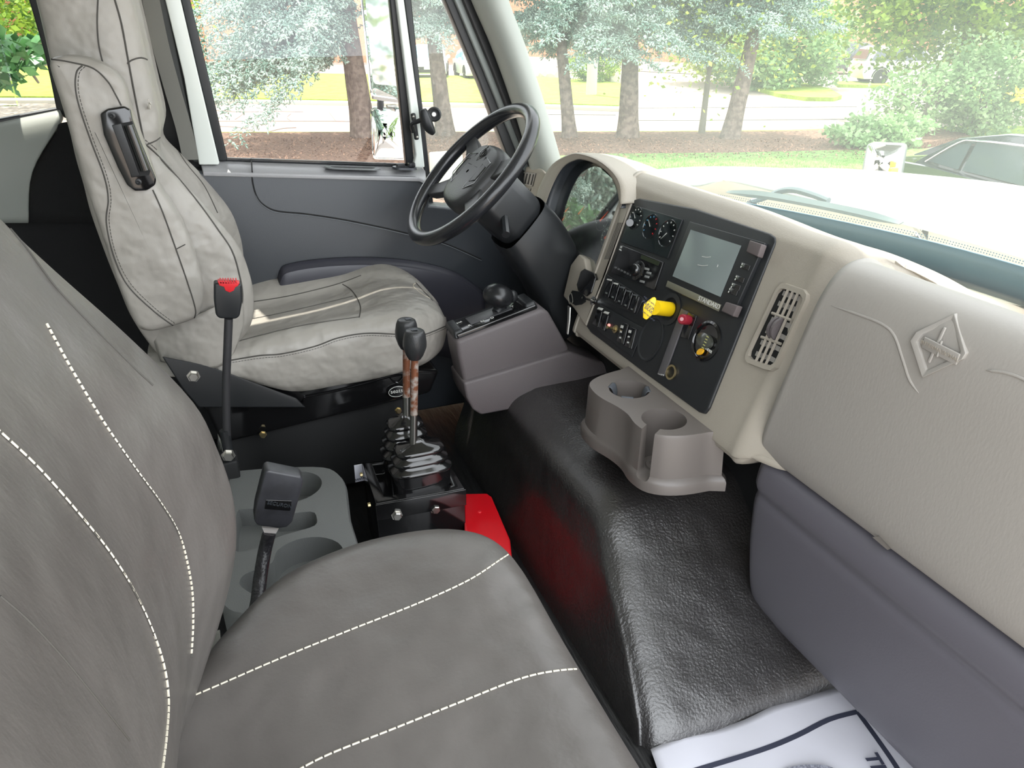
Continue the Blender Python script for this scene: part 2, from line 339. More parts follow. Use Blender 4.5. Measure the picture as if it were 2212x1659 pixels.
# ---- windshield: curved dusty glass with frit band
ws_b = [(1.02, 2.37, -.53), (1.27, 2.1, -.53), (1.40, 1.7, -.51), (1.46, 1.2, -.49), (1.45, .8, -.485), (1.37, .42, -.49), (1.2, .12, -.50)]
def wsrow(t): return [Vector((x-.55*t, y+(1.2-y)*.04*t, z+.98*t)) for x, y, z in ws_b]
MB().grid([wsrow(t) for t in (0, .35, .7, 1.05)], 6, 4).build('windshield', M['windshield'], fix=False)
bpy.data.objects['windshield'].name = 'window_4'; bpy.data.objects['window_4']['kind'] = 'structure'
frit = mat('hazed_grey_frit', (104, 130, 142), .35)  # windshield haze is mixed into this pale blue-grey
MB().grid([[p+Vector((-.004, 0, 0)) for p in wsrow(t)] for t in (-.02, .02, .072)], 6, 2).build('trim_2', frit, thick=.002)['kind'] = 'structure'
fd = MB(); 
for k, p in enumerate(cr(wsrow(.078), 60)):
    for j in range(2): fd.box(p+Vector((-.55*.006*j-.004, .003*j, .98*.006*j)), (.001, .0022, .0022))
fd = fd.build('frit_dots', frit, bpy.data.objects['trim_2'], flat=True, fix=False)
fd['kind'] = 'stuff'

# ================================================================== HOOD, WIPER, MIRRORS
hd = thing('truck_hood', (2.2, 1.2, -1.2), 'glossy white truck hood stretching ahead of the windshield', 'hood')
rows = []
for t, z in ((0, -.425), (.12, -.412), (.3, -.43), (.55, -.48), (.78, -.535), (1, -.60)):
    row = []
    for y, dz in ((2.62, -.32), (2.54, -.12), (2.3, -.04), (2.1, -.036), (2.03, -.028), (1.97, -.006), (1.9, 0), (1.2, 0), (.5, 0), (.43, -.006), (.37, -.028), (.30, -.036), (.1, -.04), (-.14, -.12), (-.22, -.32)):
        x0 = 1.53-.42*max(0, abs(y-1.2)-.5)**1.3; row.append((x0+(3.15-x0)*t, y, z+dz))
    rows.append(row)
MB().grid(rows, 3, 6).build('hood_panel', M['hood'], hd, thick=.01)
MB().grid([[(x, 2.56, z), (x, 1.2, z+.1), (x, -.16, z)] for x, z in ((3.12, -.75), (3.2, -1.2), (3.2, -1.7))], 4, 3).build('front_panel', M['hood'], hd, thick=.02)
MB().grid([[(x, y, z) for x in (1.48, 1.5, 1.56)] for y, z in ((2.0, -.56), (1.6, -.55), (1.2, -.54), (.8, -.54), (.4, -.55))], 3, 3).build('cowl_panel', M['hood'], hd, thick=.01)
wp = thing('windshield_wiper', (1.4, 1.3, -.42), 'black windshield wiper resting low across the windshield', 'wiper')
wpth = cr([X(p, x) for p, x in (((1572, 414), 1.36), ((1650, 421), 1.42), ((1740, 436), 1.455), ((1850, 458), 1.475), ((1948, 482), 1.48))], 8)
wb = MB(); wb.rings([[p+Vector((0, -.003, .010*s)), p+Vector((-.008, 0, -.002)), p+Vector((0, .004, -.012*s)), p+Vector((.008, 0, .002))] for p, s in [(q, min(1, .35+4*min(i, len(wpth)-1-i)/len(wpth))) for i, q in enumerate(wpth)]])
wb.build('blade', mat('weathered_rubber', (96, 112, 112), .5), wp)
MB().tube(cr([X(p, x) for p, x in (((1622, 436), 1.41), ((1660, 424), 1.45), ((1690, 412), 1.47), ((1720, 411), 1.475), ((1760, 422), 1.475), ((1790, 434), 1.48))], 5), .009, 8).build('arm', mat('wiper_arm_paint', (84, 100, 104), .5), wp)
MB().box(X((1745, 418), 1.48), (.02, .07, .014)).build('arm_clip', mat('wiper_clip', (120, 132, 130), .5), wp, bev=.003)
MB().cyl(X((1622, 436), 1.41), X((1622, 436), 1.41)+Vector((.06, 0, -.1)), .013).build('pivot', M['black'], wp)
def mirror(name, px4, ydep, label, bulge, fram, convex=0, group=None):
    q = [Y(p, y) for p, y in zip(px4, ydep)]           # tl tr br bl
    cen = (q[0]+q[1]+q[2]+q[3])/4; u = (q[1]-q[0]+q[2]-q[3]).normalized(); v = (q[0]-q[3]+q[1]-q[2]).normalized(); n = u.cross(v).normalized()
    if n.dot(cen) > 0: n = -n
    def ring(s, off, sq=.86):
        out = []; corners = [cen+(p-cen)*s for p in q]
        for i in range(4):
            a, b, c_ = corners[i-1], corners[i], corners[(i+1) % 4]; r = .024
            for t in (0, .25, .5, .75, 1):
                p0 = b+(a-b).normalized()*r; p1 = b+(c_-b).normalized()*r
                out.append(p0.lerp(b, t).lerp(b.lerp(p1, t), t)+n*off)
        return out
    t = thing(name, cen, label, 'mirror', group)
    MB().rings([ring(.8, -bulge), ring(.95, -bulge*.8), ring(1, -.01), ring(1, .004), ring(.95, .006), ring(.93, .001)]).build('mirror_housing', fram, t)
    R = [ring(s, .0015+convex*(1-s*s)) for s in (.935, .7, .4, .1)]; MB().rings(R).build('mirror_glass', M['mirror'], t, ang=80)
    return t, cen, n
mt, mc, mn = mirror('side_mirror', [(770, -110), (852, -110), (874, 224), (802, 214)], (2.85, 2.68, 2.66, 2.84), 'tall flat chromed side mirror outside the driver window', .05, M['chrome'])
MB().cyl(Y((822, 216), 2.8), Y((822, 236), 2.8), .012).build('mount', M['black'], mt)
mt2, mc2, mn2 = mirror('side_mirror', [(802, 232), (876, 232), (882, 346), (806, 344)], (2.85, 2.68, 2.66, 2.84), 'small convex mirror hanging below the tall side mirror', .05, M['chrome'], .02)
MB().box(Y((846, 230), 2.74), (.035, .02, .012)).build('mount_clip', M['steel'], mt2, bev=.002)
mt3, mc3, mn3 = mirror('fender_mirror', [(1874, 308), (1957, 312), (1944, 392), (1858, 390)], (2.9, 2.75, 2.75, 2.9), 'rectangular fender mirror standing on the far front edge of the hood', .09, mat('grey_mirror_shell', (120, 130, 126), .3, coat=.5), .02)
MB().cyl(mc3+Vector((.03, .03, -.05)), mc3+Vector((.0, -.35, -.32)), .012).build('mount_arm', M['chrome'], mt3)
MB().box(Y((1928, 376), 2.72), (.05, .02, .06)).build('orange_reflection', mat('orange_reflection_tint', (250, 160, 40), .3), mt3, bev=.006)  # orange block standing in for a reflection in the mirror
# latch bracket on the division bar
br = thing('vent_window_latch', Y((898, 270), 2.26), 'black latch with paddle and round disc on the window divider', 'latch')
fr([(889, 246), (898, 244), (906, 302), (897, 303)], 2.255, .015, M['black'], 'plate', br)
MB().tube(cr([Y((893, 285), 2.25), Y((890, 268), 2.24), Y((903, 262), 2.225), Y((915, 258), 2.21)], 4), .007, 8).build('arm', M['black'], br)
MB().lathe(Y((938, 247), 2.23), (-.35, -1, .1), [(.004, -.012), (.020, -.012), (.021, -.004), (.021, .004), (.017, .006), (.010, .004), (.009, .008), (.003, .008)], 24).build('disc', M['black'], br)
MB().lathe(Y((938, 247), 2.23)+Vector((-.35, -1, .1)).normalized()*.008, (-.35, -1, .1), [(.006, 0), (.006, .003), (.002, .003)], 12).build('disc_screw', M['steel'], br)
q = cr([Y(p, 2.205) for p in ((914, 236), (918, 250), (923, 268), (930, 280), (937, 289))], 4)
MB().tube(q, [.006+.011*math.sin(math.pi*min(1, (i+1.5)/(len(q)+1))) for i in range(len(q))], 12).build('paddle', M['black'], br)
for p in ((893, 252), (901, 296)): MB().ball(Y(p, 2.253), .004, 8, 6).build('screw', M['steel'], br)

# ================================================================== DASHBOARD
ds = thing('dashboard', (1.05, 1.2, -.8), 'warm grey truck dashboard with black centre panel and padded passenger side', 'dashboard')
def wx(y):                               # x of the windshield foot at y
    for (x0, y0, _), (x1, y1, _) in zip(ws_b, ws_b[1:]):
        if y1 <= y <= y0: return x0+(x1-x0)*(y0-y)/(y0-y1)
    return ws_b[-1][0]
def cprof(y, e=0): return [(wx(y)-.012, y, -.505), (wx(y)-.1, y, -.475), (1.22, y, -.425), (1.12, y, -.378), (1.01, y, -.332-(.008 if y < 1.15 else 0)), (.965+e, y, -.348), (.945+e, y, -.39), (.885+e, y, -.56), (.832+e, y, -.708), (.832+e, y, -.732), (.855+e, y, -.748), (1.0+e, y, -.755), (1.3, y, -.76)]
def kprof(y, e, dz=.02, zl=-.705): return [(x+(e if x > 1 else 0), y, max(z, zl)-(dz if z > -.5 else 0)) for x, y, z in cprof(y, e)]
def dprof(y): return [(wx(y)-.012, y, -.53), (wx(y)-.08, y, -.49), (1.15, y, -.44), (1.1, y, -.41), (1.04, y, -.40), (1.0, y, -.41), (.985, y, -.46), (.95, y, -.56), (.91, y, -.66), (.91, y, -.7), (.93, y, -.75), (1.0, y, -.8), (1.3, y, -.8)]
def pprof(y, k=0, e=0, sk=0):
    P = [(wx(y)-.012, -.515), (wx(y)-.1, -.485), (1.15, -.435), (1.0, -.368), (.93, -.333), (.878, -.338), (.856, -.39), (.852, -.50), (.852, -.64), (.862, -.70), (.89, -.722), (1.0, -.73), (1.3, -.73)]
    return [(x+e*(1 if x < .95 else .4), y-sk*max(0, min(1, (z+.70)/.36)), z-(.03 if e > .03 and x > .9 and z > -.55 else 0)) for x, z in P]
MB().grid([dprof(2.3), dprof(2.1), dprof(1.9), dprof(1.72), dprof(1.675), cprof(1.655), cprof(1.645), cprof(1.4), cprof(1.2), cprof(1.06), cprof(.99), cprof(.965), kprof(.93, .02, .006, -.71), kprof(.885, .045, .022, -.71), kprof(.85, .10, .06), kprof(.83, .14, .12)], 6, 4).build('dash_shell', M['dash'], ds, thick=.006)
MB().grid([pprof(.955, 0, .04, .09), pprof(.948, 0, .015, .09), pprof(.935, 0, 0, .09), pprof(.90, 0, 0, .085), pprof(.7, 0, 0, .03), pprof(.5), pprof(.32), pprof(.16)], 6, 4).build('passenger_pad', M['pad'], ds, thick=.006)
PADO = bpy.data.objects['passenger_pad']
def lp(y, e=0): return [(.90+e, y, -.728), (.868+e, y, -.735), (.858+e, y, -.775), (.866+e, y, -.80), (.862+e, y, -.83), (.868+e*1.2, y, -.93), (.885+e*1.6, y, -1.03), (.91+e*1.8, y, -1.085), (.945+e*1.8, y, -1.11), (1.1+e, y, -1.12)]
MB().grid([lp(.955, .05), lp(.95, .022), lp(.935, .005), lp(.9), lp(.7), lp(.5), lp(.3), lp(.16, .03)], 6, 4).build('lower_knee_panel', M['lower'], ds, thick=.006)
# embossed contour and emblem on the pad
T = bvh([PADO])[0]
for px in ([(1795, 660), (1850, 678), (1905, 700), (1932, 725), (1950, 775), (1965, 820), (1985, 850)], [(2130, 800), (2170, 805), (2212, 820), (2260, 850)]):
    q = trace(T, px, 10, .0); MB().tube(q, [.0022*min(1, .2+6*min(i, len(q)-1-i)/len(q)) for i in range(len(q))], 8).build('contour_ridge', M['pad'], ds)
def onpad(p, l=0): 
    h = T.ray_cast(Vector((0, 0, 0)), ray(*p).normalized()); return (h[0] if h[0] is not None else X(p, .853))+Vector((-l, 0, 0))
dia = [(2068, 676), (2093, 762), (2085, 775), (1998, 815), (1972, 735), (1985, 716)]
em = MB(); a = [onpad(p, -.002) for p in dia]; b = [onpad(p, .006) for p in dia]; cc = sum(a, Vector())/6
inn = [cc.lerp(p, .78)+Vector((-.006, 0, 0)) for p in a]; inb = [cc.lerp(p, .72)+Vector((-.0005, 0, 0)) for p in a]
em.rings([a, b, inn, inb]); E_ = em.build('emblem', M['pad'], ds, bev=.0012)
for p0, p1, w in (((2000, 738), (2076, 776), .016), ((2047, 706), (2012, 782), .004), ((2040, 735), (2030, 770), .003)):
    A, B = onpad(p0, .003), onpad(p1, .003); dd = (B-A).normalized(); sd = dd.cross(Vector((1, 0, 0))).normalized()*w/2
    MB().prism([A-sd, B-sd, B+sd, A+sd], (-.003, 0, 0)).build('emblem_bar', M['pad'], E_, bev=.001)
A, B = onpad((2000, 738), .0065), onpad((2076, 776), .0065)
text('INTERNATIONAL', 'emblem_lettering', M['dash'], E_, (A+B)/2, B-A, (0, .2, 1), .0078)
# scuffs on the pad
MB().prism([onpad(p, .0004) for p in ((1885, 1160), (1900, 1158), (1925, 1185), (1918, 1188))], (-.0004, 0, 0)).build('scuff_mark', mat('scuff', (110, 104, 98), .8), PADO)
# centre bezel
def dquad(px, off, th, m, name, par, bev=.002, n=None):
    return MB().prism([D(p, off) for p in px], DN*th).build(name, m, par, bev=bev)
cp = dquad([(1366, 432), (1380, 428), (1500, 450), (1662, 504), (1673, 512), (1674, 524), (1530, 882), (1520, 894), (1508, 890), (1400, 812), (1275, 718), (1266, 705), (1268, 692)], .012, .02, M['black'], 'center_panel', ds, .004)
def inset(px, name, m=M['matte'], off=.0135, th=.003, par=cp, bev=.001): return dquad(px, off, th, m, name, par, bev)
fx = lambda zx, zy: (1240+zx/4.809, 400+zy/4.809)      # centre panel detail coordinates
fy = lambda zx, zy: (1240+zx/4.809, 600+zy/4.809)
inset([fx(*p) for p in ((610, 205), (1125, 355), (970, 760), (480, 590))], 'gauge_housing', M['black'], .0155, .005)
gl = MB().prism([D(fx(*p), .0165) for p in ((620, 215), (1118, 362), (966, 752), (490, 585))], DN*.0005).build('gauge_lens', glass('gauge_glass', .05, (.9, .95, .95)), cp, flat=True)
UX = (D((1475, 474))-D((1370, 443))).normalized(); UY = (D((1370, 443))-D((1340, 525))).normalized(); UX = Vector((0, -1, 0)); UY = Vector((.343, 0, .939)).normalized()
for (zx, zy, r) in ((640, 345, .028), (795, 430, .030), (970, 500, .032)):
    cG = D(fx(zx, zy), .0158)
    g = MB().lathe(cG, -DN, [(r*.98, -.002), (r, .001), (r*.96, .0015), (r*.93, .0)], 32).build('gauge', M['gloss'], cp)
    for k in range(9):
        a = math.radians(215-k*31); dv = UX*math.cos(a)+UY*math.sin(a)
        MB().box(cG+dv*r*.78-DN*.0012, (.0006, .0035, .0022), Matrix((DN, dv, DN.cross(dv))).transposed()).build('gauge_mark', M['ink'] if zx != 795 else (M['redp'] if k > 4 else M['blue']), g)
    dv = (UX*-.5+UY*.4 if zx < 900 else UX*-.4-UY*.5).normalized()
    MB().prism([cG-DN*.0018+dv.cross(DN)*.0012, cG-DN*.0018-dv.cross(DN)*.0012, cG-DN*.0018+dv*r*.7], -DN*.0005).build('needle', M['ink'], g)
MB().cyl(D(fx(580, 390), .014), D(fx(580, 390), .024), .009).build('reset_button', M['gloss'], cp)
# radio
rd = inset([fx(*p) for p in ((490, 620), (925, 800), (830, 1090), (380, 905))], 'radio', M['gloss'], .017, .006)
inset([fx(*p) for p in ((700, 720), (890, 795), (872, 838), (690, 760))], 'radio_display', mat('olive_display', (56, 62, 48), .15), .0175, .001, rd, 0)
kc = D(fx(665, 890), .017); MB().lathe(kc, -DN, [(.024, 0), (.023, .004), (.015, .006), (.014, .014), (.012, .016), (.002, .016)], 28).build('volume_knob', M['gloss'], rd)
for k in range(6): inset([fx(420+k*32+a, 842+k*16+b) for a, b in ((0, 0), (22, 8), (16, 26), (-5, 18))], 'preset_button', M['ink'] if 0 else mat('dim_key', (96, 98, 98), .4), .0178, .0015, rd, .0003)
for a, b in ((755, 865), (775, 905), (755, 945), (705, 995)): inset([fx(a-20+p, b-12+q_) for p, q_ in ((0, 0), (45, 12), (40, 34), (-6, 22))], 'source_button', mat('grey_key', (140, 142, 140), .4), .0182, .0015, rd, .0004)
text('LY', 'radio_lettering', M['ink'], rd, D(fx(488, 645), .0174), UX, UY, .008)
text('DUAL', 'radio_lettering', M['ink'], rd, D(fx(480, 672), .0174), UX, UY, .0045)
# display unit
du = inset([fx(*p) for p in ((1200, 375), (1980, 600), (1640, 1365), (930, 1060))], 'display_unit', M['black'], .022, .01, bev=.0015)
inset([fx(*p) for p in ((1212, 462), (1735, 628), (1518, 1160), (1022, 945))], 'screen', M['screen'], .0235, .001, du, 0)
inset([fx(*p) for p in ((972, 992), (1525, 1242), (1498, 1312), (952, 1052))], 'name_strip', M['silver'], .0235, .0015, du, .0003)
text('STANDARD', 'name_strip_lettering', M['ink'], du, D(fx(1400, 1222), .0242), D(fx(1500, 1268))-D(fx(1300, 1180)), UY, .0135)
for px in (((1822, 570), (1952, 612), (1905, 745), (1785, 690)), ((1575, 1210), (1700, 1250), (1650, 1365), (1525, 1305))):
    inset([fx(*p) for p in px], 'rotary_button', M['knob'], .036, .014, du, .002)
for k, (a, b) in enumerate(((1740, 830), (1680, 960), (1640, 1040), (1612, 1090))):
    inset([fx(a+p, b+q_) for p, q_ in ((0, -30), (90, 5), (70, 60), (-25, 25))], 'side_key', M['gloss'], .0245, .003, du, .0006)
    for j in range(2): inset([fx(a+4+p-j*12, b-22+q_+j*28) for p, q_ in ((0, 0), (10, 3), (2, 22), (-7, 18))], 'key_mark', M['ink'], .0249, .0003, du, 0)
# screen flecks are tiny scratches, the light they catch put in as pale colour
for a, b, c_, d_ in ((1330, 740, 1420, 745), (1285, 828, 1390, 832), (1485, 850, 1495, 825)):
    MB().tube(cr([D(fx(a, b), .0238), D(fx((a+c_)/2, (b+d_)/2+7), .0238), D(fx(c_, d_), .0238)], 4), .0006, 5).build('scratch', M['ink'], du)
# rocker switches, two rows
inset([fy(*p) for p in ((330, -40), (720, 210), (650, 375), (270, 240))], 'switch_bank', M['black'], .0145, .002)
for k in range(5):
    o_ = inset([fx(352+k*68+a, 975+k*40+b) for a, b in ((0, 0), (52, 22), (0, 195), (-62, 165))], 'rocker_switch', M['gloss'], .021, .007, bev=.0015)
    inset([fx(345+k*68+a, 970+k*40+b) for a, b in ((0, 0), (50, 10), (38, 26), (-8, 12))], 'switch_cap', M['ink'] if k < 2 else mat('grey_cap', (98, 102, 104), .4), .0218, .001, o_, .0003)
    inset([fx(328+k*66+a, 1108+k*42+b) for a, b in ((0, 0), (20, 9), (14, 24), (-6, 15))], 'switch_symbol', mat('dim_symbol', (110, 114, 112), .5), .0214, .0004, o_, 0)
inset([fy(*p) for p in ((270, 275), (718, 520), (600, 825), (180, 495))], 'switch_bank', M['black'], .0145, .002)
for k in range(2):
    o_ = inset([fy(235+k*65+a, 325+k*38+b) for a, b in ((0, 0), (55, 25), (10, 190), (-50, 150))], 'rocker_switch', M['gloss'], .021, .007, bev=.0015)
    inset([fy(245+k*64+a, 305+k*40+b) for a, b in ((10, 0), (58, 14), (42, 36), (-8, 18))], 'switch_cap', M['ink'], .0218, .001, o_, .0003)
for k in range(2):
    o_ = inset([fy(500+k*82+a, 455+k*48+b) for a, b in ((0, 0), (62, 30), (10, 240), (-62, 205))], 'rocker_switch', M['gloss'], .021, .007, bev=.0015)
    for j, s in ((0, 1), (60, .6), (120, .6)): inset([fy(488+k*82-j*.12+a, 490+k*50+j+b) for a, b in ((0, 0), (26*s, 8), (20*s, 36*s), (-8, 28*s))], 'switch_symbol', M['ink'], .0214, .0004, o_, 0)
c_ = D(fy(368, 495), .0155); MB().lathe(c_, -DN, [(.004, 0), (.004, .003), (.002, .005)], 12).build('indicator_lamp', mat('pink_lamp', (255, 150, 140), .3, emit=.8), cp)
c_ = D(fy(435, 535), .0155); MB().lathe(c_, -DN, [(.010, 0), (.010, .003), (.006, .004), (.006, .008), (.0035, .009), (.0025, .022), (.0045, .026), (.001, .028)], 16).build('toggle_switch', M['brass'], cp)
# yellow parking brake knob
kb = D(fx(1000, 1290), .012); kf = Vector(D(fx(830, 1270), .075))
MB().lathe(kb, -DN, [(.036, 0), (.036, .003), (.026, .004), (.025, .0)], 28).build('knob_collar', M['black'], cp)
ax = (kf-kb); al = ax.length
yk = MB().lathe(kb, ax, [(.016, .0), (.016, al)], 24).build('parking_brake_knob', M['yellow'], cp, ang=30)
yk['label'] = 'yellow diamond shaped parking brake knob'
yd = [fx(*p) for p in ((838, 1165), (853, 1180), (858, 1290), (845, 1320), (755, 1398), (735, 1392), (716, 1375), (718, 1270), (728, 1235), (815, 1168))]
def on(p, q0, nn): d = ray(*p); return d*(q0.dot(nn)/d.dot(nn))
yn = ax.normalized(); yn = (yn*.75+Vector((.1, -.6, -.0))).normalized()
yface = [on(p, kf, yn) for p in yd]; MB().prism(yface, yn*-.007).build('knob_plate', M['yellow'], yk, bev=.0012)
yc = sum(yface, Vector())/len(yface)+(yn*.0006 if yn.dot(yc0 := kf) < 0 else yn*-.0078)
ux = on(fx(835, 1300), kf, yn)-on(fx(755, 1235), kf, yn); uy_ = on(fx(790, 1200), kf, yn)-on(fx(780, 1340), kf, yn)
off_ = yc-sum(yface, Vector())/len(yface)
for tx, (zx, zy), sz in (('PARKING', (790, 1265), .0098), ('BRAKE', (783, 1303), .0085), ('PULL TO APPLY', (785, 1205), .0045), ('PUSH TO RELEASE', (772, 1358), .0042)):
    text(tx, 'knob_lettering', M['inkb'], yk, on(fx(zx, zy), kf, yn)+off_, ux, uy_, sz)
# small air gauge strip and red knob
inset([fy(*p) for p in ((1112, 318), (1178, 350), (932, 1020), (868, 990))], 'slider_trim', mat('brushed_slider', (86, 84, 86), .35), .0165, .004, bev=.0006)
inset([fy(*p) for p in ((870, 988), (930, 1005), (925, 1022), (866, 1002))], 'slider_tip', M['chrome'], .0172, .0045, bev=.0003)
inset([fy(*p) for p in ((1185, 355), (1272, 395), (1185, 645), (1105, 610))], 'knob_bezel', M['gloss'], .0155, .003, bev=.0005)
a = D(fy(1200, 440), .013); b = D(fy(1120, 430), .045)
MB().lathe(a, b-a, [(.010, 0), (.011, (b-a).length-.003), (.009, (b-a).length), (.004, (b-a).length+.0)], 18).build('red_knob', M['maroon'], cp)
MB().lathe(b, b-a, [(.004, 0), (.004, .001), (.001, .001)], 12).build('knob_lens', mat('pale_pink', (210, 160, 165), .3), cp)
# dial and lighter socket
c_ = D(fy(1375, 660), .012); MB().lathe(c_, -DN, [(.042, 0), (.042, .003), (.037, .005), (.034, .002), (.033, -.002)], 36).build('filter_gauge', M['gloss'], cp)
MB().lathe(c_-DN*.001, -DN, [(.024, 0), (.024, .008), (.018, .010), (.002, .010)], 28, .62, side=(0, 1, 0)).build('gauge_window', mat('smoky_window', (70, 72, 66), .1, coat=.5), cp)
for k in range(5): MB().box(c_-DN*.0125+UX*.012+UY*(.012-.006*k), (.0008, .007, .0016), Matrix((DN, UX, UY)).transposed()).build('gauge_mark', mat('olive_mark', (190, 190, 120), .5), cp)
text('FILTER MINDER', 'gauge_lettering', M['ink'], cp, D(fy(1355, 722), .0185), UX-UY*.05, UY, .0075)
c_ = D(fy(1320, 770), .016); MB().lathe(c_, -DN, [(.006, 0), (.006, .004), (.002, .004)], 14, 1.6).build('yellow_button', mat('amber_button', (240, 180, 40), .4), cp)
c_ = D(fy(1013, 983), .013); MB().lathe(c_, -DN, [(.013, -.001), (.0165, .0), (.0165, .003), (.0125, .003), (.012, -.012), (.002, -.012)], 28).build('power_socket', M['brass'], cp)
MB().lathe(D(fy(840, 650), .0), -DN, [(.042, .0), (.042, .0145), (.039, .015), (.036, .013)], 40, 1.25, side=(0, 1, 0)).build('blank_dial', M['black'], cp, ang=20)
# trim ribs left of the panel
T2 = bvh([bpy.data.objects['dash_shell']])[0]
# beige cluster trim
ct = dquad([(1352, 402), (1366, 432), (1300, 610), (1264, 705), (1240, 668), (1216, 640), (1232, 572), (1250, 548), (1262, 558), (1268, 590), (1290, 606), (1306, 590), (1330, 500), (1342, 440), (1340, 410)], .016, .05, M['dash'], 'cluster_trim', ds, .005)
for k in range(4): MB().tube([D((1335+k*3.2, 481), .0165), D((1306+k*3.2, 560), .0165)], .0009, 6).build('trim_rib', M['seam'], ct)
dquad([(1262, 580), (1283, 590), (1286, 600), (1276, 632), (1266, 640), (1248, 628), (1245, 615), (1254, 586)], .020, .01, M['gloss'], 'headlight_switch', ct, .002)
# instrument cluster: arch hood, lens, dials
arch_o = [(1152, 480), (1158, 440), (1172, 395), (1198, 355), (1235, 334), (1262, 332), (1300, 345), (1335, 372), (1352, 402), (1352, 440)]
arch_i = [(1168, 492), (1178, 445), (1194, 400), (1216, 362), (1243, 346), (1262, 345), (1292, 356), (1318, 378), (1334, 410), (1340, 450)]
O0 = [D(p, .03) for p in arch_o]; Ob = [D(p, -.13)+Vector((.05, 0, -.02)) for p in arch_o]; I0 = [D(p, .032) for p in arch_i]
Ob = [Vector((p.x+.20, p.y-.0+(p.y-1.93)*.12, -.36+(p.z+.36)*.72-.035)) for p in O0]
I1 = [Vector((p.x+.075, 1.93+(p.y-1.93)*.96, p.z-.005)) for p in I0]
MB().grid([Ob, [a.lerp(b, .5)+Vector((0, 0, .012)) for a, b in zip(Ob, O0)], O0, [a.lerp(b, .5)-DN*.006 for a, b in zip(O0, I0)], I0], 4, 4).build('cluster_hood', M['dash'], ds, thick=.003)
MB().grid([I0, I1], 4, 4).build('hood_lining', M['door'], ds, thick=.002)
lens = [D(p, o) for p, o in (((1194, 490), -.0), ((1200, 430), -.05), ((1222, 375), -.1), ((1252, 362), -.11), ((1300, 372), -.11), ((1332, 410), -.1), ((1342, 450), -.06), ((1325, 520), -.0), ((1300, 598), .02), ((1275, 590), .02), ((1262, 555), .015), ((1225, 530), .01))]
# lens lies in one tilted plane
LP0 = D((1275, 470), .0); LN = Vector((.945, .0, -.327)).normalized()
lpx = [(1184, 492), (1190, 440), (1206, 392), (1232, 360), (1262, 352), (1296, 362), (1322, 386), (1338, 425), (1342, 470), (1330, 520), (1306, 600), (1278, 596), (1258, 560), (1215, 525)]
lens = [on(p, LP0, LN) for p in lpx]
MB().prism([p+LN*.035 for p in lens], LN*.004).build('cluster_face', mat('cluster_face', (84, 94, 88), .5, rgb2=(50, 58, 54), vscale=30), ds)
MB().prism(lens, LN*.0015).build('cluster_lens', M['lens'], ds, flat=True)
for (cx, cy, r, dx, dy) in ((1216, 478, .026, .5, .8), (1256, 458, .030, .6, .8), (1304, 472, .034, .6, .8), (1312, 512, .024, .5, .6), (1226, 455, .02, .6, .7), (1330, 500, .02, .6, .7)):
    cG = on((cx, cy), LP0+LN*.033, LN); u2 = Vector((0, -1, 0)); v2 = LN.cross(u2); v2 = v2 if v2.z > 0 else -v2
    g = MB().lathe(cG, -LN, [(r*.96, -.001), (r, .002), (r*.95, .003), (r*.93, .0)], 28).build('dial', M['black'], ds)
    MB().tube([cG-LN*.004+(u2*math.cos(t)+v2*math.sin(t))*r for t in [2*math.pi*k/32 for k in range(32)]], .0011, 6, closed=True).build('dial_ring', M['steel'], ds)
    for k in range(8): a_t = math.radians(220-k*37); MB().box(cG-LN*.0045+(u2*math.cos(a_t)+v2*math.sin(a_t))*r*.8, (.0012, .0035, .0035)).build('dial_mark', mat('dial_mark_glow', (200, 214, 200), .5, emit=.35) if k == 0 and cx == 1216 else bpy.data.materials['dial_mark_glow'], ds)  # dial marks given an added glow to be seen inside the cluster
    dv = (u2*dx+v2*dy).normalized(); sd = dv.cross(LN)*.0028
    MB().prism([cG-LN*.004-dv*r*.35+sd, cG-LN*.004-dv*r*.35-sd, cG-LN*.004+dv*r*.85], -LN*.001).build('dial_needle', M['orange'], g)
# far left vent block
vb = MB().hull([X(p, x) for p in ((1132, 357), (1172, 364), (1190, 385), (1160, 470), (1112, 440), (1118, 395)) for x in (.93, 1.06)]).build('vent_block', M['dash'], ds, bev=.012)
def slots(corn, n, name, d, x=.929, mm=M['matte']):
    A, B, C_, D_ = [X(p, x) for p in corn]
    MB().prism([A, B, C_, D_], (-.002, 0, 0)).build(name, M['pad'], vb, bev=.002)
    for k in range(n):
        f0, f1 = (k+.25)/n, (k+.75)/n; q = [A.lerp(B, f0), A.lerp(B, f1), D_.lerp(C_, f1), D_.lerp(C_, f0)]; cc = sum(q, Vector())/4
        MB().prism([cc+(p-cc)*.8+Vector((-.0025, 0, 0)) for p in q], (.002, 0, 0)).build('vent_slot', mm, vb, bev=.0006)
slots([(1131, 371), (1158, 374), (1151, 403), (1125, 398)], 4, 'vent_grille', 1)
slots([(1122, 402), (1147, 407), (1142, 422), (1117, 416)], 4, 'vent_grille', 1)
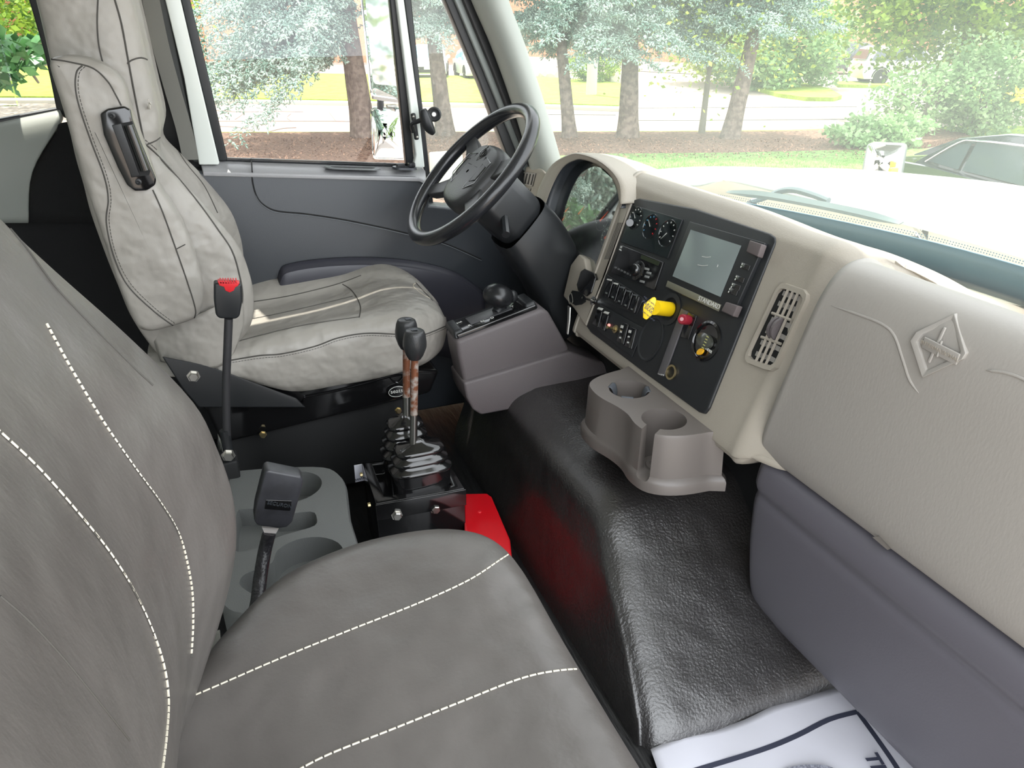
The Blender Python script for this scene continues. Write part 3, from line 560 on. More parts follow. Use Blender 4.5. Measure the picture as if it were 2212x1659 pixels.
# passenger side tall vent
vc = [D(p, .011) for p in ((1690, 612), (1700, 612), (1740, 626), (1746, 636), (1744, 648), (1676, 795), (1666, 802), (1655, 800), (1618, 786), (1611, 778), (1613, 766), (1680, 622))]
vt = MB(); ce_ = sum(vc, Vector())/len(vc)
vt.rings([[p+DN*.03 for p in vc], vc, [p-DN*.004 for p in [ce_+(q-ce_)*.985 for q in vc]], [ce_+(q-ce_)*.87-DN*.004 for q in vc], [ce_+(q-ce_)*.86+DN*.003 for q in vc]], cap=False)
VT = vt.build('air_vent', M['dash'], ds, ang=30); VT['label'] = 'tall slatted air vent between centre panel and pad'
MB().prism([ce_+(q-ce_)*.95+DN*.0028 for q in vc], DN*.002).build('vent_back', M['matte'], VT)
A, B, C_, D_ = [D(p, .013) for p in ((1692, 622), (1734, 638), (1664, 793), (1622, 778))]
for k in range(5):
    if k in (0, 4): continue
    f = k/4; MB().tube([A.lerp(B, f), D_.lerp(C_, f)], .0028, 6).build('vent_slat', M['dash'], VT)
for f in (.34, .67): MB().tube([A.lerp(D_, f), B.lerp(C_, f)], .0028, 6).build('vent_crossbar', M['dash'], VT)
for f in (.06, .2, .42, .58, .74, .9):
    for k in range(4):
        p0 = A.lerp(D_, f).lerp(B.lerp(C_, f), (k+.5)/4)+DN*.006; MB().box(p0, (.003, .014, .009), Matrix((DN, UX, UY)).transposed()).build('louvre', M['pad'], VT)
for f in (.42, .6):
    p0 = A.lerp(D_, .5).lerp(B.lerp(C_, .5), f)+DN*.006; MB().lathe(p0-UX*.003, UX, [(.022, 0), (.022, .005)], 28).build('thumb_wheel', M['console'], VT, flat=True)
# dark lower structure on driver side
MB().hull([(1.0, 1.66, -.7), (1.0, 2.2, -.7), (.93, 2.2, -.74), (.90, 1.68, -.74), (.97, 1.7, -1.0), (1.05, 2.2, -1.05), (1.25, 1.66, -.7), (1.25, 2.2, -.7), (1.25, 1.68, -1.1), (1.25, 2.2, -1.1)]).build('under_dash_panel', M['matte'], ds, bev=.02)
MB().hull([(.98, y, z) for y in (.97, 1.62) for z in (-.8, -.98)]+[(1.25, y, z) for y in (.97, 1.62) for z in (-.8, -1.05)]).build('under_dash_ducts', M['matte'], ds)

# ---- ignition key
ky = thing('ignition_key', D((1283, 648), .02), 'black headed ignition key in the dash lock with a second key hanging', 'key')
MB().lathe(D((1283, 650), .014), -DN, [(.011, 0), (.011, .004), (.007, .006), (.002, .006)], 20).build('lock_barrel', M['chrome'], ky)
k0 = D((1281, 650), .018); k1 = D((1258, 643), .055)
MB().tube([k0, k1], .003, 6).build('key_blade', M['steel'], ky)
MB().prism([D(p, .055) for p in ((1262, 640), (1254, 630), (1236, 627), (1229, 640), (1231, 652), (1240, 658), (1254, 656), (1263, 650))], (0, -.008, 0)).build('key_head', M['black'], ky, bev=.002)
MB().tube(cr([D(p, .062) for p in ((1234, 634), (1228, 642), (1230, 656), (1237, 652))], 6, True), .001, 6, closed=True).build('key_ring', M['steel'], ky)
MB().prism([D(p, .064) for p in ((1228, 660), (1233, 664), (1232, 690), (1228, 722), (1226, 720), (1228, 690))], (-.003, 0, 0)).build('spare_key', M['steel'], ky)

# ---- steering wheel and column
WC = Vector((.613, 1.88, -.343)); wa = Vector((0, -1, 0)); wb_ = Vector((.707, 0, .707)); wn = Vector((-.707, 0, .707))
st = thing('steering_wheel', WC, 'black four spoke truck steering wheel on its tilted column', 'steering wheel')
def wp_(a, b, n=0): return WC+wa*a+wb_*b+wn*n
rim = MB(); rim.tube([wp_(.212*math.cos(t), .212*math.sin(t)) for t in [2*math.pi*k/72 for k in range(72)]], .0185, 16, closed=True); rim.build('rim', mat('worn_black_leather', (34, 35, 38), .27, .3, 300, dist=.0006, coat=.2), st)
hb = [(-.10, .05), (-.075, .085), (-.03, .098), (.03, .098), (.075, .085), (.10, .05), (.105, 0), (.095, -.055), (.06, -.09), (0, -.1), (-.06, -.09), (-.095, -.055), (-.105, 0)]
hub = mat('hub_plastic', (56, 57, 58), .4, .5, 300, dist=.0008)
R_ = [[wp_(a*s, b*s, n) for a, b in hb] for s, n in ((.75, -.07), (.95, -.055), (1.0, -.035), (1, -.015), (.93, .0), (.8, .006), (.4, .010), (.05, .011))]
HB = MB().grid([r+[r[0]] for r in R_], 3, 3).build('hub', hub, st, fix=True)
for sa, sb in ((-1, .45), (1, .45), (-1, -.5), (1, -.5)):
    a0 = Vector((sa*.075, sb*.075)); a1 = Vector((sa*.207*.9, sb*.207*.95)); 
    L_ = a1.length; a1 = a1*(.205/L_); dd = (a1-a0).normalized(); pp = Vector((-dd.y, dd.x))
    MB().rings([[wp_(*(a0+dd*s-pp*w), n+.004), wp_(*(a0+dd*s+pp*w), n+.004), wp_(*(a0+dd*s+pp*w*.8), n-.022), wp_(*(a0+dd*s-pp*w*.8), n-.022)] for s, w, n in ((0, .032, -.012), (.05, .026, -.012), (.1, .021, -.008), ((a1-a0).length, .017, .0))]).build('spoke', hub, st, bev=.005)
for pts in ([(-.02, .06), (0, .085), (.02, .06), (0, .035)], [(-.01, .062), (.0, .074), (.01, .058), (0, .047)]):
    MB().tube([wp_(a, b, .0095) for a, b in pts], .0013, 6, closed=True).build('emblem_outline', M['gloss'], HB)
for sgn in (-1, 1):
    MB().tube([wp_(a*sgn, b, .0085) for a, b in ((.035, .055), (.085, .045), (.088, -.02), (.05, -.045), (.035, 0))], .0014, 6, closed=True).build('button_outline', M['gloss'], HB)
    MB().tube([wp_(a*sgn, b, .0085) for a, b in ((.048, .035), (.075, .03), (.077, -.01), (.052, -.022))], .0012, 6, closed=True).build('horn_button', M['gloss'], HB)
MB().tube([wp_(-.035, .02, .0095), wp_(.035, .02, .0095)], .0014, 6).build('emblem_line', M['gloss'], HB)
# column
cl = thing('steering_column', WC+Vector((.28, 0, -.28)), 'black plastic steering column shroud behind the wheel', 'steering column')
MB().rings([[wp_(a*s, b*s2, n) for a, b in ((-.07, .05), (-.04, .075), (.04, .075), (.07, .05), (.075, -.04), (.045, -.075), (-.045, -.075), (-.075, -.04))] for s, s2, n in ((.9, .8, -.055), (1.05, 1, -.075), (1.05, 1.0, -.18), (.9, .85, -.2))]).build('upper_shroud', M['black'], cl, bev=.01)
MB().grid([[wp_(a*s+ox, b*s2+oy, n) for a, b in ((-.075, .06), (-.04, .09), (.04, .09), (.075, .06), (.085, -.04), (.06, -.09), (-.06, -.09), (-.085, -.04), (-.075, .06))] for s, s2, n, ox, oy in ((1.0, .9, -.19, 0, 0), (1.12, .98, -.26, 0, -.01), (1.1, .95, -.36, 0, -.03), (1.0, .9, -.45, 0, -.07), (.9, .8, -.52, 0, -.09))], 3, 4).build('lower_shroud', M['black'], cl)
MB().tube([wp_(-.05, .03, -.12), wp_(-.17, .05, -.1)], .007, 8).build('turn_signal_stalk', M['black'], cl)
MB().tube([wp_(.06, -.02, -.12), wp_(.13, -.06, -.13)], .011, 8).build('tilt_lever', M['black'], cl)

# ================================================================== DRIVER SEAT
sd_ = thing('driver_seat', (.15, 2.02, -1.2), 'light grey leather driver seat with tall back and folded armrest', 'seat')
secs = []
for x, y0, y1, zn, zc, zf, zs, zb in (
    (-.23, 1.83, 2.22, -.72, -.73, -.72, -.75, -.76), (-.14, 1.79, 2.25, -.715, -.73, -.71, -.75, -.775), (-.03, 1.77, 2.27, -.70, -.725, -.695, -.742, -.79), (.09, 1.762, 2.28, -.682, -.715, -.672, -.735, -.838), (.20, 1.76, 2.28, -.672, -.705, -.664, -.727, -.84),
    (.30, 1.76, 2.275, -.670, -.690, -.662, -.722, -.838), (.38, 1.765, 2.265, -.668, -.672, -.648, -.718, -.832), (.45, 1.785, 2.24, -.675, -.672, -.655, -.715, -.826), (.505, 1.83, 2.19, -.692, -.688, -.68, -.72, -.815), (.535, 1.89, 2.12, -.725, -.72, -.715, -.735, -.80)):
    m_ = (y0+y1)/2
    secs.append([(x, y0+.05, zb), (x, y0+.012, zb+.01), (x, y0, (zb+zs)/2), (x, y0+.002, zs), (x, y0+.018, zn-.012), (x, y0+.06, zn), (x, y0+.115, (zn+zc)/2+.003), (x, y0+.16, zc), (x, m_, zc+.002), (x, y1-.16, zc), (x, y1-.115, (zf+zc)/2+.003), (x, y1-.06, zf), (x, y1-.018, zf-.012), (x, y1-.002, zs), (x, y1, (zb+zs)/2), (x, y1-.05, zb), (x, m_, zb)])
CU = MB().grid(secs, 4, 5, cyc=True, cap=True).build('seat_cushion', M['leather'], sd_, ang=70)
secs = []
for z, xf, xc, xb, y0, y1 in ((.45, -.16, -.165, -.25, 1.93, 2.12), (.42, -.13, -.14, -.28, 1.87, 2.18), (.3, -.115, -.12, -.29, 1.835, 2.215), (.06, -.105, -.115, -.28, 1.82, 2.23), (-.095, -.10, -.11, -.28, 1.81, 2.24), (-.19, -.098, -.108, -.275, 1.80, 2.25), (-.25, -.115, -.13, -.275, 1.795, 2.26),
                           (-.30, -.085, -.12, -.272, 1.79, 2.265), (-.36, -.042, -.095, -.27, 1.785, 2.27), (-.45, .012, -.07, -.26, 1.782, 2.27), (-.52, .03, -.062, -.25, 1.78, 2.27), (-.59, .032, -.065, -.24, 1.78, 2.27), (-.66, .015, -.08, -.22, 1.785, 2.265), (-.715, -.03, -.09, -.2, 1.80, 2.25), (-.75, -.07, -.10, -.18, 1.84, 2.2)):
    m_ = (y0+y1)/2; w_ = (y1-y0)
    secs.append([(xb, y0+.05, z), (xb+.02, y0+.012, z), ((xb+xf)/2, y0, z), (xf-.035, y0+.006, z), (xf-.008, y0+.022, z), (xf, y0+.05, z), (xf*.5+xc*.5, y0+.10, z), (xc, y0+.14, z), (xc+.012, m_, z), (xc, y1-.14, z), (xf*.5+xc*.5, y1-.10, z), (xf, y1-.05, z), (xf-.008, y1-.022, z), (xf-.035, y1-.006, z), ((xb+xf)/2, y1, z), (xb+.02, y1-.012, z), (xb, y1-.05, z), (xb-.01, m_, z)])
BK = MB().grid(secs, 4, 5, cyc=True, cap=True).build('backrest', M['leather'], sd_, ang=70)
# tilted armrest, folded up along the side
def pillow(pts, ext, r, m, name, par, n=4):
    P = [Vector(p) for p in pts]; e = Vector(ext); L = e.length; en = e.normalized(); N = len(P); nrm = []
    cen = sum(P, Vector())/N
    for i in range(N):
        t = (P[(i+1) % N]-P[i-1]).normalized(); q = t.cross(en).normalized()
        if q.dot(P[i]-cen) < 0: q = -q
        nrm.append(q)
    R = []
    for k in range(n+1): a = math.pi/2*k/n; R.append([p-q*(r*(1-math.sin(a)))+en*(r*(1-math.cos(a))) for p, q in zip(P, nrm)])
    R += [[p-q*(r*(1-math.sin(a)))+en*(L-r*(1-math.cos(a))) for p, q in zip(P, nrm)] for a in [math.pi/2*k/n for k in range(n, -1, -1)]]
    R.insert(0, [cen.lerp(p, .55)-en*.004 for p in R[0]])
    return MB().rings(R).build(name, m, par, ang=60)
arm_px = [(105, 135), (122, 122), (165, 122), (210, 134), (245, 155), (268, 185), (278, 225), (300, 290), (325, 360), (342, 405), (375, 455), (402, 505), (422, 560), (437, 615), (439, 650), (434, 675), (418, 693), (375, 708), (330, 719), (302, 714), (286, 695), (262, 640), (235, 560), (205, 470), (170, 360), (135, 240), (112, 170)]
AR = pillow(cr([Y(p, 1.70) for p in arm_px], 3, True), (0, .085, 0), .018, M['leather'], 'armrest', sd_)
# latch on the armrest
hn = MB(); ho = [Y(p, 1.697) for p in ((217, 245), (232, 234), (270, 228), (283, 236), (287, 256), (303, 300), (338, 385), (336, 398), (318, 410), (292, 411), (275, 398), (255, 360), (225, 290))]
HNL = hn.prism(ho, (0, -.012, 0)).build('armrest_latch', M['gloss'], AR, bev=.004)
MB().prism([Y(p, 1.684) for p in ((248, 268), (286, 262), (325, 370), (322, 378), (284, 383))], (0, -.002, 0)).build('latch_recess', M['matte'], AR)
MB().cyl(Y((277, 270), 1.68), Y((313, 368), 1.68), .0085, 16).build('latch_roller', M['gloss'], AR)
MB().prism([Y(p, 1.682) for p in ((242, 270), (262, 266), (302, 378), (285, 382))], (0, -.006, 0)).build('latch_slide', M['black'], AR, bev=.001)
for p in ((242, 250), (299, 393)): MB().lathe(Y(p, 1.685), (0, -1, 0), [(.006, 0), (.006, .002), (.003, .003), (.001, .001)], 14).build('latch_screw', M['black'], AR)
# lower back skirt
sk = [[Y(p, y) for p, y in row] for row in (
    (((325, 700), 1.80), ((400, 690), 1.765), ((470, 660), 1.76), ((522, 640), 1.79)),
    (((335, 740), 1.80), ((405, 750), 1.765), ((475, 735), 1.76), ((525, 700), 1.79)),
    (((348, 780), 1.80), ((420, 796), 1.77), ((470, 792), 1.765), ((500, 770), 1.79)))]
MB().grid(sk, 5, 5).build('back_skirt', M['leather'], sd_, thick=.006)
# base
MB().hull([Y(p, 1.80) for p in ((438, 872), (470, 940), (480, 960), (930, 850), (950, 800), (480, 790))]+[Y(p, 1.80)+Vector((0, .42, 0)) for p in ((438, 872), (470, 940), (480, 960), (930, 850), (950, 800), (480, 790))]).build('suspension_base', M['gloss'], sd_, bev=.01)
MB().hull([Y(p, 1.76) for p in ((350, 770), (450, 790), (640, 860), (660, 880), (430, 880), (395, 840))]+[Y(p, 1.79) for p in ((350, 770), (450, 790), (640, 860), (660, 880), (430, 880), (395, 840))]).build('hinge_bracket', M['black'], sd_, bev=.003)
MB().box((.16, 2.03, -1.03), (.5, .4, .3)).build('seat_riser', M['matte'], sd_, bev=.01)
for px in ([(440, 880), (500, 872), (550, 852), (562, 868), (590, 870), (625, 862)], [(660, 858), (740, 842), (840, 815), (870, 810)], [(625, 862), (632, 872), (645, 875), (655, 868), (658, 858)], [(842, 815), (850, 824), (862, 826), (872, 815)]):
    MB().tube(cr([Y(p, 1.795) for p in px], 6), .0022, 6).build('moulded_rib', M['gloss'], sd_)
bh = lambda p, y, m, par, r=.0125: MB().lathe(Y(p, y), (0, -1, 0), [(r*1.25, 0), (r*1.25, .002), (r*.95, .002), (r*.95, .009), (r*.8, .011), (.001, .011)], 6).build('bolt', m, par, ang=20)
bh((418, 812), 1.76, M['steel'], sd_)
bh((860, 886), 1.79, M['brass'], sd_, .008); bh((568, 938), 1.79, M['brass'], sd_, .008)
# oval maker badge
bc = Y((858, 845), 1.792)
MB().lathe(bc, (0, -1, 0), [(.026, 0), (.026, .002), (.023, .0025), (.022, .001), (.001, .001)], 32, .62, side=(1, 0, 0)).build('badge', M['gloss'], sd_)
MB().tube([bc+Vector((.024*math.cos(t), -.003, .015*math.sin(t))) for t in [2*math.pi*k/32 for k in range(32)]], .0008, 5, closed=True).build('badge_border', M['ink'], sd_)
text('seats', 'badge_lettering', M['ink'], sd_, bc+Vector((-.002, -.0032, .002)), (1, 0, 0), (0, 0, 1), .017)
T = bvh([CU, BK, AR])
TC = lambda pts, t, **k: trace(T[t], pts, **k)
def seam(t, px, r=.0016, m=None, par=None, name='seam'):
    q = TC(px, t, lift=.0002)
    if len(q) > 2: MB().tube(q, r, 6).build(name, m or M['seam'], par)
seam(0, [(500, 778), (560, 768), (610, 764), (680, 748), (730, 730), (790, 720), (860, 722), (910, 724), (963, 704)], .0018, par=CU)
q = TC([(502, 783), (560, 774), (612, 769), (682, 753), (732, 735), (790, 725), (860, 727), (910, 729), (963, 709)], 0)
if len(q) > 3: stitches(q, .005, .002, .0007).build('stitching', M['seam'], CU)
seam(0, [(530, 692), (600, 678), (680, 660), (762, 640)], par=CU); seam(0, [(530, 654), (620, 640), (720, 616), (780, 595)], par=CU)
seam(0, [(500, 742), (560, 725), (660, 702), (775, 685)], par=CU)
seam(0, [(740, 614), (758, 626), (772, 645), (779, 665), (776, 686)], par=CU)
seam(0, [(900, 610), (893, 618), (910, 634), (930, 645)], .001, M['thread'], CU)
seam(0, [(898, 610), (908, 622), (935, 650)], .0016, par=CU)
seam(1, [(300, 300), (335, 330), (385, 385), (430, 440), (470, 495), (500, 540), (515, 585), (524, 640), (515, 700), (496, 760)], .002, par=BK)
q = TC([(306, 296), (341, 326), (391, 381), (436, 436), (476, 491), (505, 536), (520, 585)], 1)
if len(q) > 3: stitches(q, .006, .0025, .0008).build('stitching', M['seam'], BK)
seam(1, [(360, 285), (400, 350), (440, 400), (470, 460)], par=BK)
seam(1, [(212, -10), (210, 50), (214, 100), (226, 150)], par=BK); seam(1, [(245, -10), (262, 50), (275, 120), (290, 200), (310, 300)], .002, par=BK)
seam(1, [(275, 138), (285, 130), (305, 125), (322, 132), (333, 150)], par=BK); seam(1, [(318, 312), (338, 303), (352, 290)], par=BK)
seam(2, [(178, 142), (166, 155), (163, 185), (170, 225), (195, 300), (225, 380), (234, 430), (230, 480), (245, 550), (275, 615), (330, 670), (375, 704)], .0015, par=AR)
q = TC([(184, 144), (172, 157), (169, 187), (176, 225), (201, 300), (231, 380), (240, 430), (236, 480), (251, 550), (281, 611), (334, 665), (380, 700)], 2)
if len(q) > 3: stitches(q, .005, .002, .0007).build('stitching', M['seam'], AR)
seam(2, [(110, 128), (150, 134), (200, 147), (232, 175), (250, 205), (262, 228)], par=AR)
seam(2, [(330, 410), (352, 460), (380, 538), (405, 610), (422, 668), (418, 690)], par=AR); seam(2, [(381, 538), (400, 528)], .0013, par=AR)
text('Air', 'headrest_emblem', mat('embossed_mark', (196, 192, 182), .5), BK, (T[1].ray_cast(Vector((0, 0, 0)), ray(318, 225).normalized())[0] or Y((318, 225), 2.1))+Vector((.002, -.003, 0)), (.25, -.8, 0), (.05, .1, 1), .03, .001)

# ================================================================== PASSENGER SEAT
ps = thing('passenger_seat', (.1, .55, -1.2), 'dark grey vinyl passenger seat with cream stitching in the foreground', 'seat')
secs = []
for x, y0, y1, zt, zb in ((-.26, .24, .70, -.665, -.78), (-.19, .22, .705, -.655, -.80), (-.12, .215, .735, -.650, -.82), (-.07, .215, .795, -.648, -.82), (.0, .21, .858, -.642, -.82), (.1, .205, .882, -.636, -.82), (.2, .205, .872, -.632, -.82), (.26, .21, .848, -.636, -.82), (.29, .22, .82, -.650, -.82), (.305, .24, .785, -.682, -.82), (.308, .27, .735, -.73, -.81), (.30, .3, .70, -.79, -.80)):
    m_ = (y0+y1)/2
    secs.append([(x, y0+.02, zb), (x, y0, (zb+zt)/2), (x, y0+.005, zt-.035), (x, y0+.03, zt-.006), (x, y0+.08, zt+.004), (x, m_-.08, zt-.002), (x, m_+.08, zt-.002), (x, y1-.09, zt+.004), (x, y1-.035, zt-.008), (x, y1-.008, zt-.035), (x, y1, (zb+zt)/2), (x, y1-.02, zb), (x, m_, zb)])
PC = MB().grid(secs, 5, 5, cyc=True, cap=True).build('seat_cushion', M['vinyl'], ps, ang=70)
secs = []
for z, xf, xc, xb, y1 in ((.10, -.30, -.31, -.42, .70), (.06, -.27, -.285, -.45, .76), (-.02, -.235, -.26, -.43, .785), (-.10, -.205, -.235, -.40, .80), (-.15, -.183, -.205, -.38, .805), (-.2, -.155, -.175, -.36, .81), (-.28, -.105, -.14, -.33, .815), (-.36, -.062, -.12, -.30, .82), (-.42, -.048, -.112, -.28, .82), (-.48, -.042, -.108, -.27, .82), (-.54, -.048, -.11, -.26, .815), (-.60, -.07, -.12, -.25, .80), (-.66, -.105, -.14, -.25, .77), (-.72, -.14, -.16, -.25, .73), (-.78, -.16, -.18, -.25, .70)):
    y0 = .20; m_ = (y0+y1)/2
    secs.append([(xb, y0+.03, z), ((xb+xc)/2, y0, z), (xc-.02, y0+.005, z), (xc, y0+.05, z), (xc+.002, m_-.07, z), (xc+.002, m_+.03, z), (xc*.75+xf*.25, y1-.18, z), (xc*.25+xf*.75, y1-.11, z), (xf, y1-.06, z), (xf-.006, y1-.028, z), (xf-.03, y1-.006, z), (xf-.07, y1, z), ((xb+xf)/2-.02, y1-.005, z), (xb, y1-.04, z), (xb-.01, m_, z)])
PB = MB().grid(secs, 4, 5, cyc=True, cap=True).build('backrest', M['vinyl'], ps, ang=70)
MB().box((.02, .5, -1.01), (.45, .46, .38)).build('seat_base', M['matte'], ps, bev=.01)
MB().box((-.15, .72, -.86), (.2, .05, .12)).build('recline_bracket', mat('worn_steel', (52, 48, 46), .4, metal=.6), ps, bev=.005)
T = bvh([PC, PB])
def stch(t, px, par, L=.0075): 
    q = trace(T[t], px, 14, .0005)
    if len(q) > 3: stitches(q, L, .0018, .0011).build('stitching', M['thread'], par); MB().tube([p-Vector((0, 0, .0008)) for p in q], .0011, 6).build('seam', M['seam'], par)
stch(0, [(360, 1527), (450, 1490), (600, 1425), (760, 1360), (900, 1305), (1010, 1255), (1080, 1210), (1120, 1183)], PC)
stch(0, [(600, 1690), (700, 1635), (850, 1575), (1000, 1515), (1120, 1468), (1200, 1450), (1270, 1447), (1318, 1465)], PC)
stch(1, [(-60, 880), (0, 935), (80, 1010), (160, 1100), (240, 1200), (300, 1300), (345, 1410), (362, 1500), (358, 1590), (345, 1690)], PB, .006)
stch(1, [(100, 700), (155, 800), (225, 915), (290, 1010), (345, 1085), (388, 1160), (412, 1260), (416, 1340), (412, 1420)], PB, .004)
def seamp(t, px, par, r=.0014):
    q = trace(T[t], px, 12, .0)
    if len(q) > 2: MB().tube(q, r, 6).build('seam', M['seam'], par)
seamp(1, [(18, 490), (60, 540), (120, 620), (200, 705), (260, 765), (300, 805), (330, 832)], PB); seamp(1, [(0, 1288), (60, 1340), (130, 1415), (200, 1500), (280, 1600)], PB, .0008)
# webbing strap in the gap
MB().prism([Y(p, .83) for p in ((425, 1380), (475, 1358), (478, 1392), (420, 1400))], (0, -.04, -.0)).build('strap', M['belt'], ps, bev=.002)

# ================================================================== BUCKLES
def buckle(base, top, w, h, label, n, tilt):
    t = thing('seat_belt_buckle', base, label, 'seat belt buckle', 'seat belt buckles')
    return t
bk = thing('seat_belt_buckle', Y((492, 985), 1.62), 'upright black seat belt buckle with red button beside the driver seat', 'seat belt buckle')
B0 = [Y(p, 1.60) for p in ((462, 612), (522, 614), (524, 650), (518, 684), (510, 690), (474, 689), (466, 682), (462, 650))]
MB().prism(B0, (0, .03, 0)).build('housing', M['black'], bk, bev=.005)
MB().prism([Y(p, 1.598) for p in ((470, 608), (518, 611), (514, 618), (508, 621), (505, 628), (496, 632), (487, 628), (484, 620), (474, 617))], (0, .02, 0)).build('release_button', M['redp'], bk, bev=.001)
for k in range(7): MB().box(Y((477+k*5.6, 610), 1.602)+Vector((0, .006, .002)), (.003, .02, .006)).build('button_rib', M['redp'], bk)
st_ = cr([Y(p, 1.613) for p in ((494, 688), (492, 740), (489, 820), (489, 900), (491, 962))], 4)
MB().tube(st_, .009, 10).build('stalk', mat('stalk_sleeve', (48, 48, 50), .5, .3, 200), bk)
MB().tube([st_[-1]+Vector((0, 0, .04)), st_[-1]+Vector((0, 0, -.03))], .0115, 10).build('sleeve', M['black'], bk)
bh((493, 983), 1.60, M['steel'], bk, .013)
MB().box(Y((492, 1010), 1.63), (.05, .06, .06)).build('anchor', M['matte'], bk, bev=.006)
bk2 = thing('seat_belt_buckle', Z((565, 1290), -.9), 'black seat belt buckle with red top leaning over the cup tray', 'seat belt buckle')
y2 = 1.02
B1 = [Y(p, y2) for p in ((572, 1020), (580, 1016), (650, 1030), (656, 1040), (632, 1128), (620, 1140), (600, 1142), (556, 1136), (549, 1126), (552, 1100))]
MB().prism(B1, (0, .03, 0)).build('housing', mat('dusty_black', (52, 52, 56), .4, rgb2=(44, 44, 47), vscale=40), bk2, bev=.005)
MB().prism([Y(p, y2+.012) for p in ((582, 1020), (584, 1012), (648, 1022), (650, 1032))], (0, .016, 0)).build('release_button', M['redp'], bk2, bev=.001)
MB().prism([Y(p, y2-.001) for p in ((574, 1080), (631, 1082), (627, 1104), (571, 1100))], (0, .002, 0)).build('label_recess', M['gloss'], bk2, bev=.0008)
a_, b_ = Y((590, 1088), y2-.0016), Y((618, 1093), y2-.0016); text('SECURON', 'housing_lettering', M['door'], bk2, (a_+b_)/2, b_-a_, (0, 0, 1), .0085, .0006)
MB().prism([Y(p, y2+.012) for p in ((566, 1140), (602, 1142), (592, 1160), (574, 1158))], (0, .004, 0)).build('metal_neck', mat('worn_white_metal', (190, 184, 180), .5), bk2)
MB().tube(cr([Y(p, y) for p, y in (((582, 1150), y2+.014), ((572, 1190), y2+.01), ((562, 1250), y2-.02), ((556, 1300), y2-.06), ((546, 1350), y2-.09), ((538, 1430), y2-.12))], 5), .011, 10).build('stalk', mat('wrapped_sleeve', (36, 35, 38), .35, .8, 90, dist=.004), bk2)

# ================================================================== CUP TRAY between the seats
tr = thing('cup_tray', Z((620, 1150), -1.2), 'grey pebbled plastic tray with cup wells between the seats', 'cup holder')
zt = -.95
out = cr([Z(p, zt) for p in ((492, 1035), (500, 1020), (520, 1013), (620, 1006), (700, 1006), (732, 1020), (748, 1045), (752, 1080), (758, 1120), (772, 1165), (778, 1200), (760, 1290), (640, 1330), (520, 1330), (484, 1316), (477, 1295), (485, 1255), (497, 1215), (503, 1160), (500, 1100))], 3, True)
TB = MB(); TB.rings([[p+Vector((0, 0, -.25)) for p in out], [p+Vector((0, 0, -.01)) for p in out], [p+(Z((620, 1150), zt)-p)*.03 for p in out]])
TB = TB.build('tray_body', M['tray'], tr, ang=50)
cut = []
def cutter(pts, depth): o = MB().prism([p+Vector((0, 0, .03)) for p in pts], (0, 0, -.03-depth)).build('cut', M['tray'], bev=.0); cut.append(o)
c1 = Z((626, 1052), zt); cutter([c1+Vector((.072*math.cos(t), .065*math.sin(t), 0)) for t in [2*math.pi*k/40 for k in range(40)]], .07)
cutter(cr([Z(p, zt) for p in ((512, 1108), (530, 1100), (560, 1100), (600, 1112), (670, 1105), (684, 1118), (680, 1135), (640, 1148), (600, 1160), (560, 1182), (520, 1192), (508, 1180))], 3, True), .045)
cutter(cr([Z(p, zt) for p in ((600, 1188), (640, 1166), (690, 1160), (730, 1172), (745, 1200), (735, 1240), (690, 1290), (620, 1300), (560, 1290), (522, 1268), (518, 1255), (530, 1240), (560, 1228), (588, 1215))], 3, True), .06)
boolean(TB, cut)

# ================================================================== CONTROL LEVER BOX
lb = thing('control_lever_box', (.33, 1.54, -1.2), 'black steel control box bolted to the floor with two levers', 'control box')
b0 = [(.228, 1.645), (.223, 1.452), (.435, 1.438), (.433, 1.605)]; zt = -1.0
bx = MB(); inn = [(.25, 1.625), (.248, 1.475), (.41, 1.465), (.412, 1.59)]
R0 = [[Vector((x, y, -1.2)) for x, y in b0], [Vector((x, y, zt)) for x, y in b0], [Vector((x, y, zt)) for x, y in inn], [Vector((x, y, zt-.03)) for x, y in inn]]
BX = bx.rings(R0).build('housing', M['gloss'], lb, bev=.0015)
MB().prism([Vector((x, y, zt-.0)) for x, y in ((.221, 1.45), (.437, 1.436), (.437, 1.432), (.221, 1.446))], (0, 0, -.045)).build('front_flange', M['gloss'], lb, bev=.001)
for p in ((857, 1112), (940, 1098)): bh(p, 1.442, M['steel'], lb, .0115)
for p in ((783, 1025), (800, 1090)): MB().lathe(Z(p, -1.01), (-1, 0, 0), [(.006, 0), (.006, .006), (.001, .007)], 8).build('side_bolt', M['brass'], lb)
MB().prism([Y(p, 1.66) for p in ((765, 1006), (782, 1003), (786, 1038), (768, 1042))], (0, .002, 0)).build('paper_label', M['paper'], lb)
text('seats', 'label_lettering', M['inkb'], lb, Y((777, 1034), 1.657), (1, 0, .1), (0, 0, 1), .012)
def boot(cx, cy, z0, tiers, w, d):
    R = []; z = z0
    def ring(s, z, t=0): 
        return [Vector((cx+w*s*.5*math.copysign(abs(math.cos(a))**.55, math.cos(a)), cy+d*s*.5*math.copysign(abs(math.sin(a))**.55, math.sin(a)), z)) for a in [2*math.pi*k/28 for k in range(28)]]
    for k in range(tiers):
        s = 1-.11*k
        R += [ring(s*.84, z), ring(s*1.0, z+.004), ring(s*1.02, z+.008), ring(s*.98, z+.012), ring(s*.82, z+.017)]; z += .024
    R += [ring(.22, z), ring(.15, z+.008)]
    return R, z
